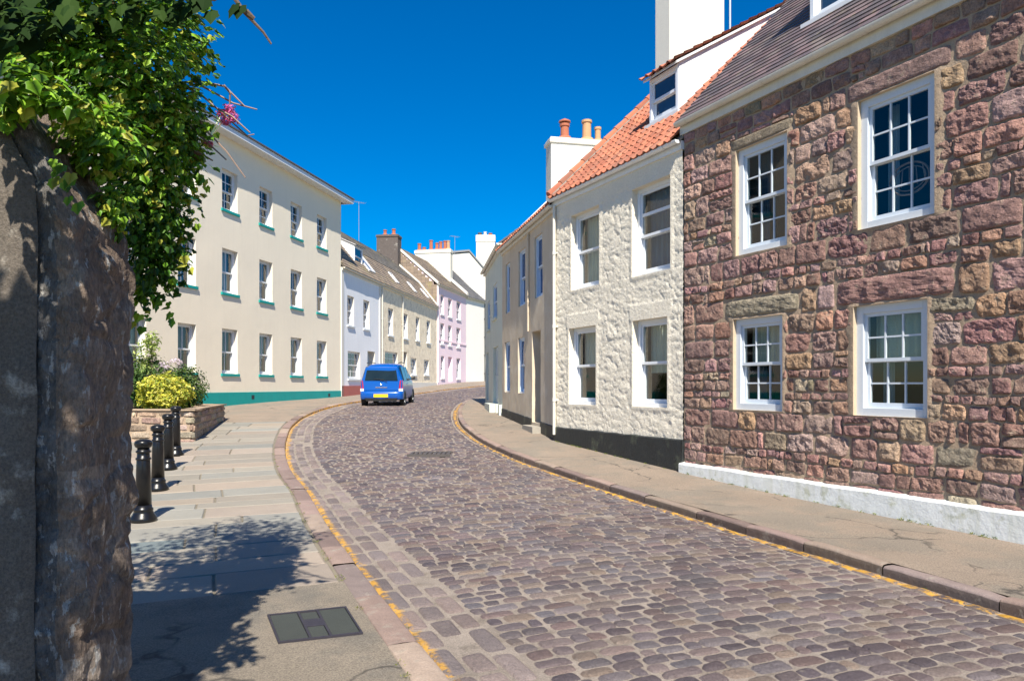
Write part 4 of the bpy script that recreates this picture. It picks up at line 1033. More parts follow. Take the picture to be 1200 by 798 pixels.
# -------- tall white gable behind
gb = thing('white_gable_house', (-5, 84, 2.4), 'tall white gable end with grey roof slope rising behind the white house', 'house')
def at(x, y, Y): return ((x-600)/FPX*Y, EYE+(452-y)/FPX*Y)
pf = [at(x, y, 80) for x, y in ((500,455),(500,303),(527,298),(550,296),(571,320),(571,455))]
m1 = MB(); m1.prism([(x, 80, z) for x, z in pf], [(x, 88, z) for x, z in pf]); m1.build('wall', M['white_render'], gb)
m1 = MB(); (x0, z0), (x1, z1), (x2, z2) = at(527,297,80), at(550,295,80), at(574,323,80)
for (a, c), (b_, d) in (((x0, z0), (x1, z1)), ((x1, z1), (x2, z2))):
    m1.hexa([(a,79.85,c),(b_,79.85,d),(b_,88,d),(a,88,c),(a,79.85,c+.2),(b_,79.85,d+.2),(b_,88,d+.2),(a,88,c+.2)])
m1.build('roof', M['lead'], gb)
m1 = MB(); x0, z0 = at(550,340,79.5); x1, z1 = at(574,344,79.5)
FB = Frame((at(556,0,82)[0], 83.5), (at(556,0,82)[0], 85), 1)
m1.hexa([(at(497,0,80)[0],79.7,at(0,306,80)[1]-.05),(at(527,0,80)[0],79.7,at(0,301,80)[1]-.05),(at(527,0,80)[0],80,at(0,301,80)[1]-.05),(at(497,0,80)[0],80,at(0,306,80)[1]-.05),(at(497,0,80)[0],79.7,at(0,306,80)[1]+.1),(at(527,0,80)[0],79.7,at(0,301,80)[1]+.1),(at(527,0,80)[0],80,at(0,301,80)[1]+.1),(at(497,0,80)[0],80,at(0,306,80)[1]+.1)]); m1.build('coping', M['white_render'], gb)
FC = Frame((at(558,0,84)[0], 84), (at(580,0,84)[0], 84), -1)
chimney(gb, FC, 0, FC.L, 0, 1.2, 12, at(0,276,84)[1], pots=[(.4,.6,.4,.22,'dark_brick',0),(1.0,.6,.5,.18,'white_render',0),(1.6,.6,.35,.2,'terracotta',0)], cap=.7)
# low lean-to wall closing the street
b = MB(); b.box(WORLD, at(566,0,79)[0]-.2, at(596,0,79)[0], 79, 86, 1.8, at(0,362,79)[1])
lw = tag(b.build('lean_to', M['white_render']), 'low white building in the gap at the end of the street', 'outbuilding')

# ================================================================== planter and shrubs
PC = [(-12.6,17.35),(-7.32,17.0),(-8.55,22.0),(-12.2,22.6)]
TOP = EYE-.54
def wallrun(mb, pts, z0fn, z1, th, seed, outside=1):
    pass
pln = thing('planter_wall', (-9, 19, .5), 'low curved stone planter wall holding the shrubs in front of the cream building', 'planter')
PS = [(.42,.30,.22),(.48,.36,.26),(.38,.27,.22),(.45,.36,.28),(.36,.24,.18),(.50,.40,.30),(.30,.26,.2)]
pm = MB()
for (a, b), sd in (((PC[0], PC[1]), 31), ((PC[1], PC[2]), 32), ((PC[2], PC[3]), 33)):
    fr = Frame(a, b, -1 if True else 1)
    x, y, _ = fr.p(1, 0, 0)
    rubble(pm, lambda u, z, h, fr=fr: fr.p(u, -h, z), 0, fr.L, lambda u: -1, 9, [], [.15,.34,.52,.70,.86,1.02,TOP-.05], PS, wr=(1.2, 3.4), H=.03, amp=.014, seed=sd, res=.7, gap=.014)
pm.mi = [1]*len(pm.f)
for (a, b) in ((PC[0], PC[1]), (PC[1], PC[2]), (PC[2], PC[3])):
    fr = Frame(a, b, -1); pm.box(fr, .08, fr.L-.08, .0, .28, .1, TOP-.03, 0)
    pm.box(fr, -.05, fr.L+.06, -.05, .30, TOP-.0301, TOP+.0, 0)
pm.build('stonework', [M['mortar'], M['stone']], pln, recalc=False, smooth=False)
pm = MB(); pm.prism([(x*1., y, .4) for x, y in ((-12.5,17.6),(-7.6,17.3),(-8.8,21.8),(-12.1,22.3))], [(x, y, TOP-.08) for x, y in ((-12.5,17.6),(-7.6,17.3),(-8.8,21.8),(-12.1,22.3))]); pm.build('soil', M['soil'], pln)

def leaf_quad(mb, p, n, size, c, fold=.25, ar=.5):
    n = Vector(n).normalized(); t = n.orthogonal().normalized(); t.rotate(Matrix.Rotation(R()*6.283, 3, n)); b = n.cross(t)
    p = Vector(p); a = size
    i = [mb.vert(p), mb.vert(p+t*a*.5+b*a*ar*.5+n*a*fold*.4), mb.vert(p+t*a), mb.vert(p+t*a*.5-b*a*ar*.5+n*a*fold*.4)]
    mb.face((i[0], i[1], i[2]), 0, c); mb.face((i[0], i[2], i[3]), 0, c)
def blob_leaves(mb, c, r, n, size, cols, ar=.5, noise_=.25, inner=.35, up=.3, clip=None):
    k = 0
    while k < n:
        d = Vector((random.gauss(0,1), random.gauss(0,1), random.gauss(0,1))).normalized()
        rr = 1+noise_*1.6*nz(d.x*2.2+c[0], d.y*2.2+c[1], d.z*2.2+c[2])+noise_*.6*nz(d.x*6, d.y*6, d.z*6+c[0])
        q = rr*(1-abs(random.gauss(0, inner))*.5)
        p = Vector((c[0]+d.x*r[0]*q, c[1]+d.y*r[1]*q, c[2]+d.z*r[2]*q)); k += 1
        if clip and not clip(p): continue
        nn = (d+Vector((U(-.7,.7), U(-.7,.7), U(-.4,.8)+up))).normalized()
        cc = random.choice(cols); f = U(.7, 1.3)
        leaf_quad(mb, p, nn, size*U(.6, 1.3), tuple(v*f for v in cc), ar=ar)
def shrub(name, label, c, r, n, size, cols, group=None, stems=6, base=None, **kw):
    t = thing(name, (c[0], c[1], base or TOP-.08), label, 'shrub', group)
    m = MB(); blob_leaves(m, c, r, n, size, cols, clip=lambda p: p.z > TOP-.1, **kw); m.build('foliage', M['leaf_bush'], t, recalc=False)
    s = MB()
    for k in range(stems):
        a = 6.28*k/stems; s.tube([(c[0]+.05*math.cos(a), c[1]+.05*math.sin(a), TOP-.15), (c[0]+r[0]*.5*math.cos(a), c[1]+r[1]*.5*math.sin(a), c[2]), (c[0]+r[0]*.75*math.cos(a), c[1]+r[1]*.7*math.sin(a), c[2]+r[2]*.6)], [.02,.013,.005], 5)
    s.build('stem', M['bark'], t)
    return t
GY = [(.50,.46,.05),(.62,.56,.09),(.34,.36,.04),(.20,.26,.04),(.56,.52,.12)]; GD = [(.05,.11,.02),(.035,.08,.02),(.08,.15,.03),(.11,.17,.04)]
def sp(x, y, Y): return ((x-600)/FPX*Y, Y, EYE+(452-y)/FPX*Y)
c = sp(193, 460, 18.0); shrub('variegated_shrub', 'round yellow variegated shrub behind the low stone planter wall', c, (.60,.55,.48), 5200, .085, GY, noise_=.2, ar=.55)
c = sp(212, 456, 19.4); shrub('evergreen_shrub', 'dark green shrub to the right of the yellow one, against the teal base', c, (.52,.7,.62), 4200, .09, GD+[(.10,.14,.03)], noise_=.3)
c = sp(172, 450, 19.4); shrub('evergreen_shrub', 'dark green bush behind and left of the yellow shrub', c, (.75,.6,.72), 5200, .09, GD, noise_=.3)
c = sp(120, 450, 20.); shrub('evergreen_shrub', 'broad green bush at the far left of the planter, mostly hidden by the pier', c, (1.2,.8,.8), 4500, .1, GD, noise_=.3)
# pale sapling
sx, sy, sz = sp(176, 425, 19.2)
sp_ = thing('sapling', (sx, sy, TOP-.1), 'tall pale green sprig rising above the shrubs', 'shrub')
m = MB(); m.tube([(sx, sy, TOP-.1), (sx+.05, sy, sz), (sx+.02, sy, sz+.55)], [.02,.014,.005], 6); sb_ = []
for k in range(8): 
    a = R()*6.28; z = sz-.3+k*.11; q = (sx+.3*math.cos(a), sy+.3*math.sin(a), z+.18); m.tube([(sx+.03, sy, z), q], [.008,.003], 4); sb_.append(q)
m.build('stem', M['bark'], sp_)
m = MB()
for q in sb_+[(sx+.02,sy,sz+.5)]:
    blob_leaves(m, q, (.17,.17,.15), 60, .10, [(.30,.36,.10),(.40,.44,.16),(.2,.28,.07)], ar=.45)
m.build('foliage', M['leaf_bush'], sp_, recalc=False)
# lilac flower heads
fx, fy, fz = sp(203, 426, 19.)
fl = thing('lilac_flowers', (fx, fy, TOP), 'small pale lilac flowers above the green shrub', 'flowers')
for k in range(9):
    m = MB(); blob_leaves(m, (fx+U(-.25,.25), fy+U(-.2,.2), fz+U(-.12,.1)), (.07,.07,.06), 60, .035, [(.62,.5,.66),(.72,.62,.74)], ar=.8); m.build('bloom', M['petal'], fl, recalc=False)
m = MB()
for k in range(5): m.tube([(fx+U(-.1,.1), fy, TOP-.1), (fx+U(-.22,.22), fy, fz)], [.01,.004], 4)
m.build('stem', M['bark'], fl)

# ================================================================== bollards
def bollard(x, y, label):
    t = thing('bollard', (x, y, g(y)), label, 'bollard', 'black bollards along the left pavement')
    prof = [(.155,-.02),(.155,.035),(.150,.05),(.118,.10),(.108,.125),(.112,.135),(.112,.155),(.100,.165),(.094,.20),(.078,.74),(.076,.745),(.088,.752),(.088,.772),(.074,.78),(.072,.83),(.072,.832),(.086,.838),(.086,.858),(.072,.866),(.070,.89),(.092,.905),(.102,.93),(.104,.955),(.096,.975),(.075,.99),(.04,1.0),(.004,1.003)]
    m = MB(); m.lathe(x, y, [(r, z+g(y)) for r, z in prof[:9]], 28); m.build('base', M['iron'], t, smooth=True)
    m = MB(); m.lathe(x, y, [(r, z+g(y)) for r, z in prof[8:20]], 28); m.build('post', M['iron'], t, smooth=True)
    m = MB(); m.lathe(x, y, [(r, z+g(y)) for r, z in prof[19:]], 28); m.build('cap', M['iron'], t, smooth=True)
    return t
bl = [((168,610.5),'black bollard nearest the camera, its foot beside the tree shadow'),((185,574.5),'second black bollard counted from the near end of the row'),((197,550),'third black bollard, between the second and the one by the planter'),((206,533.5),'farthest black bollard, closest to the stone planter wall')]
b0 = None
for (px_, py_), lab in bl:
    x, y = px_ground(px_, py_)
    if b0 is None: b0 = bollard(x, y, lab); bx0, by0 = x, y; continue
    c_ = b0.copy(); col.objects.link(c_); c_.location = (x, y, g(y)); c_['label'] = lab
    for ch_ in list(b0.children): d_ = ch_.copy(); col.objects.link(d_); d_.parent = c_

# ================================================================== foreground pier
pr = thing('stone_pier', (-2.6, 3.2, 0), 'tall rough stone wall end at the left edge, covered with ivy on top', 'wall')
def pier_prof(z):   # x of the street face at height z
    K = ((-1,-1.78),(2.28,-1.78),(2.42,-1.81),(2.58,-1.875),(2.72,-1.95),(2.88,-2.03),(2.98,-2.12),(3.04,-2.24),(3.07,-2.45),(9,-2.6))
    for (a, b), (c, d) in zip(K, K[1:]):
        if z <= c: return b+(d-b)*(z-a)/(c-a)
    return -2.6
N1, N2 = 230, 380
def pier(a, b):
    z = -.1+3.17*b; xs_ = pier_prof(z); rr = .045
    # path: near face from x=-4.6 to xs_, rounded corner, street face back to y 3.48, far face
    L1 = 2.6; s = a*(L1+.46+1.0)
    if s < L1: x, y, nx, ny = xs_-L1+s, 3.02, 0, -1
    elif s < L1+.46: x, y, nx, ny = xs_, 3.02+(s-L1), 1, 0
    else: x, y, nx, ny = xs_-(s-L1-.46), 3.48, 0, 1
    d = min(abs(s-L1), abs(s-L1-.46))
    if d < rr: k = (rr-d)**2/(2*rr); x -= k*(1 if s < L1+.46+rr else 0)*.8; y += k*.8*(1 if abs(s-L1) < rr else -1)
    e = fbm(x*3, y*3, z*2, 3)*.014
    st_ = max(0, min(1, (s-L1+.1)/.1))
    vd = noise.voronoi(Vector((s*3.2+.2*nz(s*3, z*3), z*5.0, 1.3)))[0]; ee = min(1, (vd[1]-vd[0])/.25)
    e += st_*(.016*ee+.020*fbm(s*10, z*5, 3, 5))+(1-st_)*.014*fbm(x*14, z*14, 2, 5)
    return (x+nx*e, y+ny*e, z)
pm = MB(); pm.grid(pier, N1, N2)
for k, f in enumerate(pm.f):
    cx = sum(pm.v[i][0] for i in f)/4; cy = sum(pm.v[i][1] for i in f)/4; cz = sum(pm.v[i][2] for i in f)/4
    vd = noise.voronoi(Vector((cy*3.2+.2*nz(cy*3, cz*3), cz*5., 4.3)))[1][0]
    q = nz(vd.x*3.1, vd.y*3.1, vd.z)
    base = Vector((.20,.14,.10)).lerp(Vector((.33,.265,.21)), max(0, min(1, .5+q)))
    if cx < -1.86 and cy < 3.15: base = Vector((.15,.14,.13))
    pm.c[k] = tuple(base)
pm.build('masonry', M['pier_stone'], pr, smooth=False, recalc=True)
pm = MB()       # rendered coat on the near face, left part, and the sloping top
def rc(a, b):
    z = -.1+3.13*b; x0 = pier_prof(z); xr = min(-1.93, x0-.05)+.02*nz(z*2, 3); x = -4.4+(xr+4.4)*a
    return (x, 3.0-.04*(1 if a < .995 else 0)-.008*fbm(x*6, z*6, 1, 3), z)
pm.grid(rc, 90, 110)
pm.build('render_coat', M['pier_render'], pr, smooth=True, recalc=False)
pm = MB(); pm.grid(lambda a, b: (-4.6+(-2.3+4.6)*a, 2.98+.5*b, 3.03+.03*nz(a*8, b*3)+(.05 if .2 < b < .8 else 0)), 40, 10); pm.build('top', M['pier_render'], pr, smooth=True, recalc=False)

# ================================================================== ivy
IV = [(0,0),(.16,-.12),(.38,-.10),(.40,.10),(.50,.32),(.31,.50),(.0,1.0)]   # right half outline of a lobed leaf
def ivy_leaf(mb, p, n, t, size, c):
    n = Vector(n).normalized(); t = Vector(t); t = (t-n*t.dot(n)); 
    if t.length < 1e-4: t = n.orthogonal()
    t.normalize(); b = n.cross(t); p = Vector(p); cup = U(.1, .35)
    def P(x, y): return p+(b*x+t*y)*size-n*size*cup*(abs(x)*.7+.35*max(0, y-.3)**2)
    mid = [mb.vert(P(0, y)) for y in (0, .3, .6, 1.0)]
    for sg in (1, -1):
        o = [mb.vert(P(sg*x, y)) for x, y in IV[1:6]]
        mb.face((mid[0], o[0], o[1]), 0, c); mb.face((mid[0], o[1], o[2], mid[1]), 0, c); mb.face((mid[1], o[2], o[3], mid[2]), 0, c); mb.face((o[3], o[4], mid[2]), 0, c); mb.face((mid[2], o[4], mid[3]), 0, c)
iv = thing('ivy', (-2.3, 3.6, 2.5), 'mass of glossy ivy hanging over the top of the stone wall end', 'ivy')
IC = [(.06,.15,.015),(.035,.09,.012),(.10,.22,.018),(.14,.29,.022),(.20,.36,.03),(.07,.15,.02),(.27,.42,.05),(.33,.34,.05)]
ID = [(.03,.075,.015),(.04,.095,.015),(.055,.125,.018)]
# ellipsoids (cx,cy,cz, rx,ry,rz, leaves, size, palette)
def e3(x, y, Y, rx, ry, rz, n, sz, pal, infl=.3): X, _, Z = sp(x, y, Y); return (X, Y, Z, rx, ry, rz, n, sz, pal)
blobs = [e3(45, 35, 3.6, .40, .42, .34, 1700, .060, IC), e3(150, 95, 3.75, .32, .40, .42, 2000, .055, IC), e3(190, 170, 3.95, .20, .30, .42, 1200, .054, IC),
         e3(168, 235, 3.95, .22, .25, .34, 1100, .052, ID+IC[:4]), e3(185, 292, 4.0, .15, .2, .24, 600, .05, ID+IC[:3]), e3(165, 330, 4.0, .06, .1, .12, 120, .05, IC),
         e3(118, 165, 3.3, .16, .16, .16, 460, .060, IC+IC[3:]), e3(136, 240, 3.35, .08, .12, .12, 200, .052, IC), e3(22, 105, 2.95, .17, .12, .10, 130, .075, IC[3:]), e3(0, 135, 2.95, .07, .1, .07, 45, .07, IC[3:]), e3(85, 125, 3.05, .12, .1, .08, 130, .06, IC[2:]),
         e3(60, -40, 3.7, .55, .6, .6, 1500, .06, IC), e3(160, -50, 4.1, .35, .5, .55, 1300, .06, IC), e3(215, 45, 4.2, .16, .25, .25, 350, .055, IC), e3(222, 150, 4.1, .10, .2, .25, 280, .05, IC),
         e3(80, -160, 4.2, .8, .7, .6, 1300, .065, IC), (-3.3, 3.9, 3.3, 1.0, .7, .8, 1500, .07, IC)]
m = MB()
for (cx, cy, cz, rx, ry, rz, n, szz, pal) in blobs:
    n = int(n*1.35)
    for k in range(n):
        d = Vector((random.gauss(0,1), random.gauss(0,1), random.gauss(0,1))).normalized()
        rr = 1+.85*nz(d.x*3.1+cx, d.y*2.4+cy, d.z*2.4+cz)
        q = rr*(1-abs(random.gauss(0, .3))); p = Vector((cx+d.x*rx*q, cy+d.y*ry*q, cz+d.z*rz*q))
        if p.x < -1.75 and 2.98 < p.y < 3.5 and p.z < 3.1 and p.x < pier_prof(p.z): continue
        # each leaf faces out and up towards the light, tip hanging down
        nn = Vector((d.x*.6+U(-.5,.5), d.y*.6-.35+U(-.5,.5), d.z*.4+.55+U(-.35,.5)))
        cc = random.choice(pal); f = U(.8, 1.5)
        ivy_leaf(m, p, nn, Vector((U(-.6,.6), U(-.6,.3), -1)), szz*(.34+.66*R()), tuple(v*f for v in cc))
# trailing sprays creeping down the render
for (x, y, Y, n) in ((62,178,2.93,7),(75,205,2.93,6),(190,345,4.0,6),(150,345,4.0,7),(205,270,4.0,6)):
    for k in range(n):
        p = sp(x+U(-9,9)+k*1.5, y+k*6+U(-5,5), Y+U(-.03,.03)); ivy_leaf(m, p, (U(-.3,.3), -1, .5), (U(-.4,.4), 0, -1), .05*U(.7,1.3), random.choice(IC[2:]))
# loose sprigs breaking the outline towards the street
for (x, y, dx_, dy_) in ((215,20,9,-4),(222,60,9,-3),(226,90,8,2),(230,140,7,5),(228,180,6,7),(226,230,4,9),(215,275,4,9),(200,310,5,8),(180,340,2,9),(160,345,-1,8),(222,40,10,1),(205,0,10,-3),(140,320,3,9)):
    for k in range(9):
        p = sp(x-14+dx_*k*.55+U(-5,5), y+dy_*k*.5+U(-5,5), 4.0+U(-.05,.05)); ivy_leaf(m, p, (U(-.5,.6), -.6, U(.1,1)), (U(-.5,.8), 0, -.8), .045*U(.6,1.3), tuple(v*1.2 for v in random.choice(IC[1:])))
m.build('leaves', M['leaf'], iv, recalc=False, smooth=True)
m = MB()
for k in range(0):
    b_ = random.choice(blobs[:14]); p = Vector(b_[:3]); pts = [p+Vector((U(-.5,.5)*b_[3], U(-.5,.5)*b_[4], -.6*b_[5]))]
    dd = Vector((U(-.2,.5), U(-.3,.3), U(.1,.7))).normalized()*.12
    for q in range(5): pts.append(pts[-1]+dd+Vector((U(-.03,.03), U(-.03,.03), U(-.04,.03))))
    m.tube(pts, [.006,.0055,.005,.004,.003,.002], 5)
for line in ([(210,100),(232,108),(255,128),(285,155),(292,152)], [(225,95),(245,105),(270,118),(297,124)], [(255,128),(270,135),(290,153)], [(222,120),(238,150),(262,175),(283,205)], [(215,140),(240,165),(262,185)], [(230,95),(262,100),(284,122)], [(212,172),(232,178),(246,186)], [(175,160),(200,172),(232,186)], [(262,100),(268,108),(266,122)]):
    m.tube([Vector(sp(x, y, 4.1-.0*k))+Vector((0, .02*k, 0)) for k, (x, y) in enumerate(line)], [.007-.0045*k/len(line) for k in range(len(line))], 5)
m.build('stems', M['twig'], iv)
va = thing('valerian', sp(262, 160, 4.1), 'magenta flower heads sticking out of the ivy against the sky', 'flowers')
m = MB()
for (x, y, r) in ((268,128,.035),(272,138,.04),(260,133,.03),(264,142,.03),(245,169,.022),(233,182,.03),(230,190,.025)):
    m = MB(); c = sp(x, y, 4.15); blob_leaves(m, c, (r, r, r*.8), 150, .014, [(.55,.10,.32),(.62,.16,.40),(.48,.08,.25)] if y < 175 else [(.35,.16,.16),(.28,.14,.12)], ar=.7, inner=.6); m.build('bloom', M['petal'], va, recalc=False)
m = MB()
for a, b_ in (((225,178),(246,160)),((246,160),(266,138)),((246,160),(262,130)),((238,172),(245,169)),((222,186),(232,182))): m.tube([sp(*a, 4.15), sp(*b_, 4.15)], [.005,.003], 5)
m.build('stem', M['leaf_bush'], va)

# wicker wreath hanging in the upper right window
wx = S.p(-4.2, .17, 4.36)
m = MB(); m.tube([S.p(-4.2+.27*math.cos(6.2832*k/28), .175, 4.36+.20*math.sin(6.2832*k/28)) for k in range(29)], .014, 6); m.tube([S.p(-4.2+.22*math.cos(6.2832*k/28), .18, 4.36+.15*math.sin(6.2832*k/28)) for k in range(29)], .008, 5)
for k in range(5): m.tube([S.p(-4.42+.11*k, .175, 4.27), S.p(-4.38+.09*k, .175, 4.5)], .008, 5)
tag(m.build('window_wreath', M['twig'], smooth=True), 'oval woven wreath hanging inside the upper window farthest right', 'wreath')
# ================================================================== tree over the wall, its crown above and behind the camera's left
tr = thing('broadleaf_tree', (-4.2, .6, 0), 'dark leafy branches hanging in from the top left corner, close to the camera', 'tree')
m = MB()
def limb(p0, p1, r0, r1, bend=.2, n=7):
    p0, p1 = Vector(p0), Vector(p1); pts = []
    for k in range(n+1):
        t = k/n; pts.append(p0.lerp(p1, t)+Vector((nz(t*3, p0.x, p1.z), nz(t*3, 7, p1.x), nz(t*3, 9, p1.y)*.6+.5*math.sin(math.pi*t)))*bend*math.sin(math.pi*t))
    m.tube(pts, [r0+(r1-r0)*k/n for k in range(n+1)], 9)
limb((-4.2,.6,-.3), (-4.0,.5,3.4), .19, .15, .1)
tips = [((-2.0,-.3,5.2),.06),((-2.9,1.6,4.6),.05),((-4.6,2.,5.6),.06),((-5.6,-.6,5.4),.06),((-3.2,-1.7,5.8),.06),((-2.3,.8,5.0),.05)]
for p, r in tips: limb((-4.0,.5,3.3), p, .10, r*.5, .25)
m.build('trunk', M['bark'], tr, smooth=True)
m = MB()
TL = [(.03,.065,.015),(.04,.08,.015),(.022,.05,.01)]
def crown(c, r, n, sz=.085, pal=TL): 
    for k in range(n):
        d = Vector((random.gauss(0,1), random.gauss(0,1), random.gauss(0,1))).normalized(); q = (1+.35*nz(d.x*2+c[0], d.y*2+c[1], d.z*2))*(R()**.45)
        p = (c[0]+d.x*r[0]*q, c[1]+d.y*r[1]*q, c[2]+d.z*r[2]*q)
        leaf_quad(m, p, (U(-.7,.7), U(-.7,.7), 1), sz*U(.7,1.4), random.choice(pal), ar=.6)
for c, r, n in (((-2.6,-.1,5.0),(.95,.9,.55),2600),((-3.6,.2,5.3),(1.2,1.1,.8),2600),((-4.9,.0,5.4),(1.2,1.2,.9),1800),((-3.2,-1.5,5.7),(1.1,1.,.7),1500),((-4.4,1.4,5.4),(1.1,.8,.7),1500),((-2.5,.15,4.3),(.5,.5,.35),1300),((-3.2,.4,4.2),(.7,.6,.4),1500),((-4.0,.4,4.3),(.8,.6,.4),1300)): crown(c, r, n)
for c, r, n in (((-2.02,-.2,4.75),(.80,.8,.4),3200),((-3.0,.0,4.75),(1.0,.9,.4),3000),((-2.0,-1.0,5.0),(.8,.6,.4),2000),((-2.3,.42,4.55),(.8,.30,.2),1500),((-3.3,.42,4.55),(.9,.30,.2),1500),((-4.2,.1,4.8),(1.,.9,.35),1500)): crown(c, r, n, .135)
TS = [(.014,.032,.008),(.02,.045,.01),(.03,.06,.012)]  # same leaves, darkened to put the sprays' backlit shade into their colour
# hanging sprays close to the lens
for k in range(620):
    x = -60+285*R()**1.6; y = U(-60, 30)+26*max(0, 1-x/110)-8*max(0, (x-120)/100)+(10*nz(x*.03, 1)); Y = U(2.1, 2.6) if x < 85 else U(3.2, 3.7)
    p = sp(x, y, Y); ivy_leaf(m, p, (U(-.5,.5), -.6+U(-.4,.4), U(.0,.9)), (U(-.4,.4), U(-.3,.3), -1), U(.035,.07), random.choice(TS))
for (x, y) in ((232,2),(240,-2),(247,14),(228,-8),(275,6),(281,8),(215,8),(205,12)): ivy_leaf(m, sp(x, y, 3.4), (U(-.5,.5), -.7, .3), (U(-.2,.3), 0, -1), .08 if x > 226 else .11, random.choice(TS))
m.build('leaves', M['leaf_dull'], tr, recalc=False)
m = MB()
for line in ([(180,-120),(225,-60),(262,-20),(280,6),(288,14),(300,26),(308,38)], [(288,14),(296,20)], [(60,-120),(120,-60),(180,-20),(245,-8),(262,-20)], [(-40,-100),(40,-40),(110,-10),(150,8)]):
    m.tube([Vector(sp(x, y, 3.4))+Vector((0, .02*k, 0)) for k, (x, y) in enumerate(line)], [.015-.012*k/len(line) for k in range(len(line))], 6)
m.tube([sp(180,-120,3.4), (-1.9,1.8,4.2), (-2.9,1.2,4.4)], [.012,.02,.03], 6); m.tube([sp(60,-120,3.4), (-2.4,1.4,4.1), (-2.9,1.2,4.4)], [.012,.02,.03], 6); m.tube([sp(-40,-100,3.4), (-2.6,1.4,4.), (-2.9,1.2,4.4)], [.012,.02,.03], 6)
m.build('branch', M['bark'], tr)

# moss and weeds in the joints
mw = MB()
def tuft(p, r, n, s, cols):
    for k in range(n):
        a = R()*6.283; q = R()**.5*r; x, y, z = p
        leaf_quad(mw, (x+q*math.cos(a), y+q*math.sin(a), z+U(0, .01)), (U(-1,1), U(-1,1), U(.2,1)), s*U(.5,1.3), random.choice(cols), ar=.35)
WG = [(.12,.16,.03),(.22,.24,.05),(.30,.28,.08),(.08,.12,.03)]
for k in range(46):
    a, s_ = (U(1.2, 3.9), U(7.6, 12.5)) if k < 26 else (random.choice((.03, WN-.02, WN-.2)), U(8, 24))
    tuft(road(a, s_, .004), U(.02, .07), 26, .016, WG)
for k in range(60):
    u = U(-7.5, 4.5); q = S.p(u, -.14 if u < 0 else -.09, 0); tuft((q[0], q[1], g(q[1])+.004), U(.02, .06), 18, .03, WG)
for k in range(30):
    dd_ = LR(U(8, 26)); tuft(offL(.228, U(8, 26), .004), .04, 16, .02, WG)
tag(mw.build('weeds', M['leaf_bush'], recalc=False), 'sparse moss and small weeds in the road joints and along the wall foot', 'weeds', kind='stuff')
# ================================================================== car
car = thing('parked_car', (-4.93, 29.6, g(29.6)-.07), 'small tall blue hatchback parked at the left kerb seen from behind', 'car')
CX0, CY0 = -4.93, 27.95; CZ = g(28.6)-.075; SLP = (g(31)-g(28))/3
def cp(x, y, z): return (CX0+x, CY0+y, CZ+z+SLP*(y-.5))
# side profile stations: y, z_bottom, z_belt, z_roof, half width low, half width belt, half width roof
ST = [(-.02,.34,.92,1.06,.70,.72,.64),(.0,.28,.94,1.10,.765,.775,.66),(.07,.26,.97,1.50,.785,.785,.56),(.16,.25,.97,1.57,.795,.79,.575),(.6,.22,.96,1.63,.80,.80,.59),(1.3,.2,.95,1.645,.80,.80,.595),(2.0,.2,.94,1.60,.80,.80,.585),(2.45,.2,.93,1.40,.80,.795,.58),(2.85,.2,.93,1.04,.80,.79,.60),(3.1,.22,.88,.96,.79,.76,.60),(3.42,.26,.72,.80,.74,.70,.55),(3.5,.32,.60,.66,.66,.62,.5)]
def sect(s):
    y, zb, zl, zr, a, b, c = s; yr = y+(.0 if y > .2 else .0)
    half = [(0,zb),(a*.8,zb),(a,zb+.10),(a+.012,zb+.28),(b+.012,zl-.12),(b,zl),(b-(b-c)*.25,zl+(zr-zl)*.28),(c+.035,zr-(zr-zl)*.22),(c-.02,zr-.03),(c*.75,zr-.002),(0,zr+.018)]
    pts = [(x, z) for x, z in half]+[(-x, z) for x, z in half[-2:0:-1]]
    return [cp(x, y+(.0 if z < zl else (max(0, .16-y)*.0)), z) for x, z in pts]
m = MB(); rings = []
for s in ST: rings.append([m.vert(p) for p in sect(s)])
nn = len(rings[0])
for a, b in zip(rings, rings[1:]):
    for k in range(nn): m.face((a[k], a[(k+1) % nn], b[(k+1) % nn], b[k]))
m.face(rings[0]); m.face(rings[-1])
body = m.build('body', M['car_blue'], car, smooth=True)
sb2 = body.modifiers.new('s', 'SUBSURF'); sb2.levels = 2; sb2.render_levels = 2
def panel(name, pts, mt, parent=car, th=.02, d=(0,-1,0), bev=.0, smooth=False):
    q = MB(); D = Vector(d)*th; q.prism([Vector(cp(*p))-D*.5 for p in pts], [Vector(cp(*p))+D for p in pts]); return q.build(name, M[mt], parent, bevel=bev)
tail = panel('tailgate', [(-.66,-.03,.62),(.66,-.03,.62),(.70,-.02,.97),(.60,.02,1.50),(-.60,.02,1.50),(-.70,-.02,.97)], 'car_blue', bev=.012)
panel('rear_window', [(-.62,-.03,1.0),(.62,-.03,1.0),(.545,.03,1.45),(.49,.04,1.50),(-.49,.04,1.50),(-.545,.03,1.45)], 'car_glass', th=.03, bev=.006)
q = MB(); q.tube([cp(-.05,-.08,1.0), cp(.10,-.08,1.02), cp(.22,-.07,.94)], .009, 6); q.tube([cp(-.28,-.075,1.06), cp(.1,-.08,1.03)], .008, 6); q.build('wiper', M['car_black'], car)
hb = MB(); hb.hexa([cp(x, y, z) for x, y, z in ((-.22,-.06,.72),(.22,-.06,.72),(.22,-.03,.72),(-.22,-.03,.72),(-.22,-.065,.755),(.22,-.065,.755),(.22,-.03,.755),(-.22,-.03,.755))]); hb.build('garnish', M['chrome'], tail)
em = MB(); em.tube([cp(-.028,-.068,.86), cp(.024,-.068,.845), cp(-.024,-.068,.825), cp(.028,-.068,.81)], .005, 5); em.build('badge', M['chrome'], tail)
bp = MB()     # rear bumper
sec = [(-.10,.30),(-.135,.36),(-.14,.50),(-.12,.58),(-.03,.61),(.05,.61),(.05,.28)]
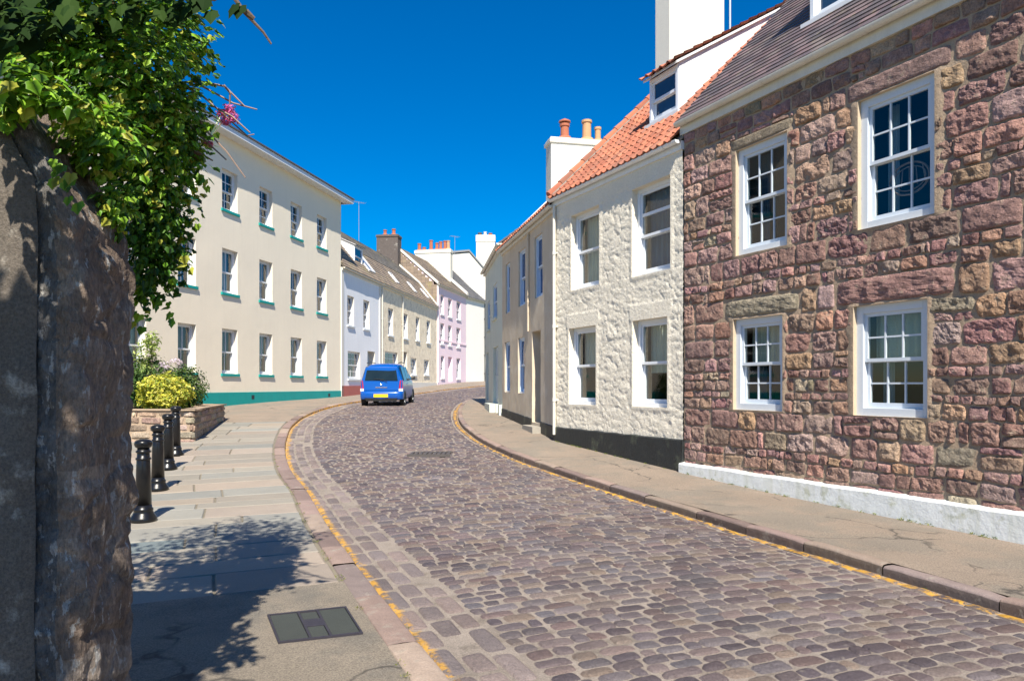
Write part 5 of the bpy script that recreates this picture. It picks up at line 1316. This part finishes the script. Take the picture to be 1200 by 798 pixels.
xs_ = [-.80,-.78,-.70,-.5,0,.5,.70,.78,.80]; yo_ = [.34,.10,.03,.0,-.015,0,.03,.10,.34]
bp.grid(lambda a, b: cp(xs_[round(b*8)]*(1.012), yo_[round(b*8)]+sec[round(a*6)][0], sec[round(a*6)][1]), 6, 8); bp.build('rear_bumper', M['car_blue'], car, smooth=True, recalc=False)
bp = MB(); bp.hexa([cp(*p) for p in ((-.55,-.10,.22),(.55,-.10,.22),(.55,.1,.22),(-.55,.1,.22),(-.62,-.128,.34),(.62,-.128,.34),(.62,.1,.34),(-.62,.1,.34))]); bp.build('valance', M['car_black'], car)
pm = MB(); pm.hexa([cp(*p) for p in ((-.27,-.160,.37),(.27,-.160,.37),(.27,-.14,.37),(-.27,-.14,.37),(-.27,-.165,.49),(.27,-.165,.49),(.27,-.14,.49),(-.27,-.14,.49))]); pl_ = pm.build('number_plate', M['plate'], car)
for sx_ in (-1, 1):
    q = MB(); q.prism([cp(sx_*x, y, z) for x, y, z in ((.665,-.05,.66),(.80,.02,.66),(.805,.05,.80),(.785,.06,1.0),(.70,-.03,1.0),(.675,-.05,.80))], [cp(sx_*x, y, z) for x, y, z in ((.665,.1,.66),(.80,.16,.66),(.79,.16,.80),(.77,.16,1.0),(.70,.1,1.0),(.675,.1,.80))], 0)
    tl_ = q.build('tail_light', M['lamp_red'], car)
    q = MB(); q.prism([cp(sx_*x, y, z) for x, y, z in ((.66,-.055,.58),(.80,.015,.58),(.808,.02,.69),(.66,-.057,.69))], [cp(sx_*x, y, z) for x, y, z in ((.66,.1,.58),(.8,.13,.58),(.8,.13,.69),(.66,.1,.69))]); q.build('reversing_lens', M['lamp_clear'], tl_)
    # side glass
    for ya, yb in ((.30,1.02),(1.08,1.72),(1.78,2.42)):
        f0 = lambda y: 1.545 if y < 2.0 else 1.545-(y-2.0)*.42
        q = MB()
        A = [(.797,ya,1.0),(.797,yb,1.0),(.645,yb if yb < 2 else yb-.15,f0(yb)-.04),(.645,ya+(.06 if ya < .5 else 0),f0(ya)-.03)]
        q.prism([cp(sx_*(x-.03), y, z) for x, y, z in A], [cp(sx_*(x+.018), y, z) for x, y, z in A]); q.build('side_window', M['car_glass'], car)
    q = MB(); q.hexa([cp(sx_*x, y, z) for x, y, z in ((.80,2.2,1.0),(.97,2.22,1.0),(.97,2.32,1.0),(.80,2.34,1.0),(.82,2.2,1.06),(.97,2.22,1.15),(.97,2.32,1.15),(.82,2.34,1.06))]); q.build('mirror', M['car_black'], car, bevel=.03)
    q = MB(); q.tube([cp(sx_*.815, 1.02, .86), cp(sx_*.825, 1.2, .86)], .016, 6); q.build('door_handle', M['car_blue'], car)
    q = MB(); q.tube([cp(sx_*.60, .3, 1.66), cp(sx_*.60, 1.0, 1.69), cp(sx_*.59, 1.9, 1.66)], .018, 6); q.build('roof_rail', M['car_black'], car)
    for wy in (.52, 2.86):
        q = MB(); sd_ = 14; x0, x1 = sx_*.64, sx_*.822
        def circ(x, r): return [cp(x, wy+r*math.cos(6.2832*k/20), .285+r*math.sin(6.2832*k/20)) for k in range(20)]
        rs_ = [(x0, .16), (x0, .27), (x0+sx_*.02, .29), (x1-sx_*.02, .29), (x1, .272), (x1, .19), (x1-sx_*.03, .18)]
        rr_ = [[q.vert(p) for p in circ(x, r)] for x, r in rs_]
        for a, b in zip(rr_, rr_[1:]):
            for k in range(20): q.face((a[k], a[(k+1) % 20], b[(k+1) % 20], b[k]))
        wl = bpy.data.objects.new('wheel', None); col.objects.link(wl); wl.parent = car
        q.build('tyre', M['rubber'], wl, smooth=False)
        q = MB(); a = [q.vert(p) for p in circ(x1-sx_*.02, .19)]; q.face(a)
        for k in range(6):
            an = 6.2832*k/6; c0, s0_ = math.cos(an), math.sin(an); t0, t1 = -s0_*.03, c0*.03
            q.hexa([cp(x1-sx_*xx, wy+c0*r+sg*t0, .285+s0_*r+sg*t1) for xx in (.02, .004) for r, sg in ((.02,-1),(.18,-1),(.18,1),(.02,1))])
        q.build('rim', M['alloy'], wl, recalc=False)
        q = MB(); # dark arch
        pts = [cp(sx_*.808, wy+.34*math.cos(math.pi*k/12), .27+.34*math.sin(math.pi*k/12)) for k in range(13)]; pts2 = [cp(sx_*.818, wy+.34*math.cos(math.pi*k/12), .27+.34*math.sin(math.pi*k/12)) for k in range(13)]
        q.prism(pts, pts2); q.build('wheel_arch', M['car_black'], car)

# ================================================================== air, sky, sun, camera
SUNV = Vector((.13, -.9915, 0))
EL = math.radians(48)
az = math.atan2(SUNV.x, SUNV.y)         # clockwise from +Y
sun = bpy.data.lights.new('sun', 'SUN'); sun.energy = 5.0; sun.angle = math.radians(.53); sun.color = (1., .93, .81)
so = bpy.data.objects.new('sun', sun); col.objects.link(so)
d = Vector((SUNV.x*math.cos(EL), SUNV.y*math.cos(EL), math.sin(EL)))
so.rotation_euler = d.to_track_quat('Z', 'Y').to_euler(); so.location = d*60
w = bpy.data.worlds.new('World'); bpy.context.scene.world = w; w.use_nodes = True; nt = w.node_tree
for n in list(nt.nodes): nt.nodes.remove(n)
o = nt.nodes.new('ShaderNodeOutputWorld'); bg = nt.nodes.new('ShaderNodeBackground'); sk = nt.nodes.new('ShaderNodeTexSky')
sk.sky_type = 'NISHITA'; sk.sun_disc = False; sk.sun_elevation = EL; sk.sun_rotation = az; sk.air_density = 1.0; sk.dust_density = .1; sk.ozone_density = 5.; sk.altitude = 0
hs = nt.nodes.new('ShaderNodeHueSaturation'); hs.inputs['Saturation'].default_value = 1.65; hs.inputs['Value'].default_value = 1.3
hs.inputs['Hue'].default_value = .506; nt.links.new(sk.outputs[0], hs.inputs['Color']); nt.links.new(hs.outputs[0], bg.inputs[0]); nt.links.new(bg.outputs[0], o.inputs[0]); bg.inputs[1].default_value = .06
cam = bpy.data.cameras.new('camera'); cam.sensor_width = 36; cam.lens = FPX/1200*36; cam.shift_y = 53/1200; cam.clip_end = 6000; cam.clip_start = .05
co = bpy.data.objects.new('camera', cam); col.objects.link(co); co.location = (0, 0, EYE); co.rotation_euler = (math.radians(90), 0, 0)
sc = bpy.context.scene; sc.camera = co
sc.view_settings.view_transform = 'Standard'; sc.view_settings.look = 'None'; sc.view_settings.gamma = 1; sc.view_settings.exposure = .85
sc.cycles.max_bounces = 6; sc.cycles.transparent_max_bounces = 12; sc.cycles.diffuse_bounces = 3; sc.cycles.sample_clamp_indirect = 6
sc.cycles.use_denoising = True
print('verts', sum(len(o.data.vertices) for o in sc.objects if o.type == 'MESH'), 'objs', len(sc.objects))
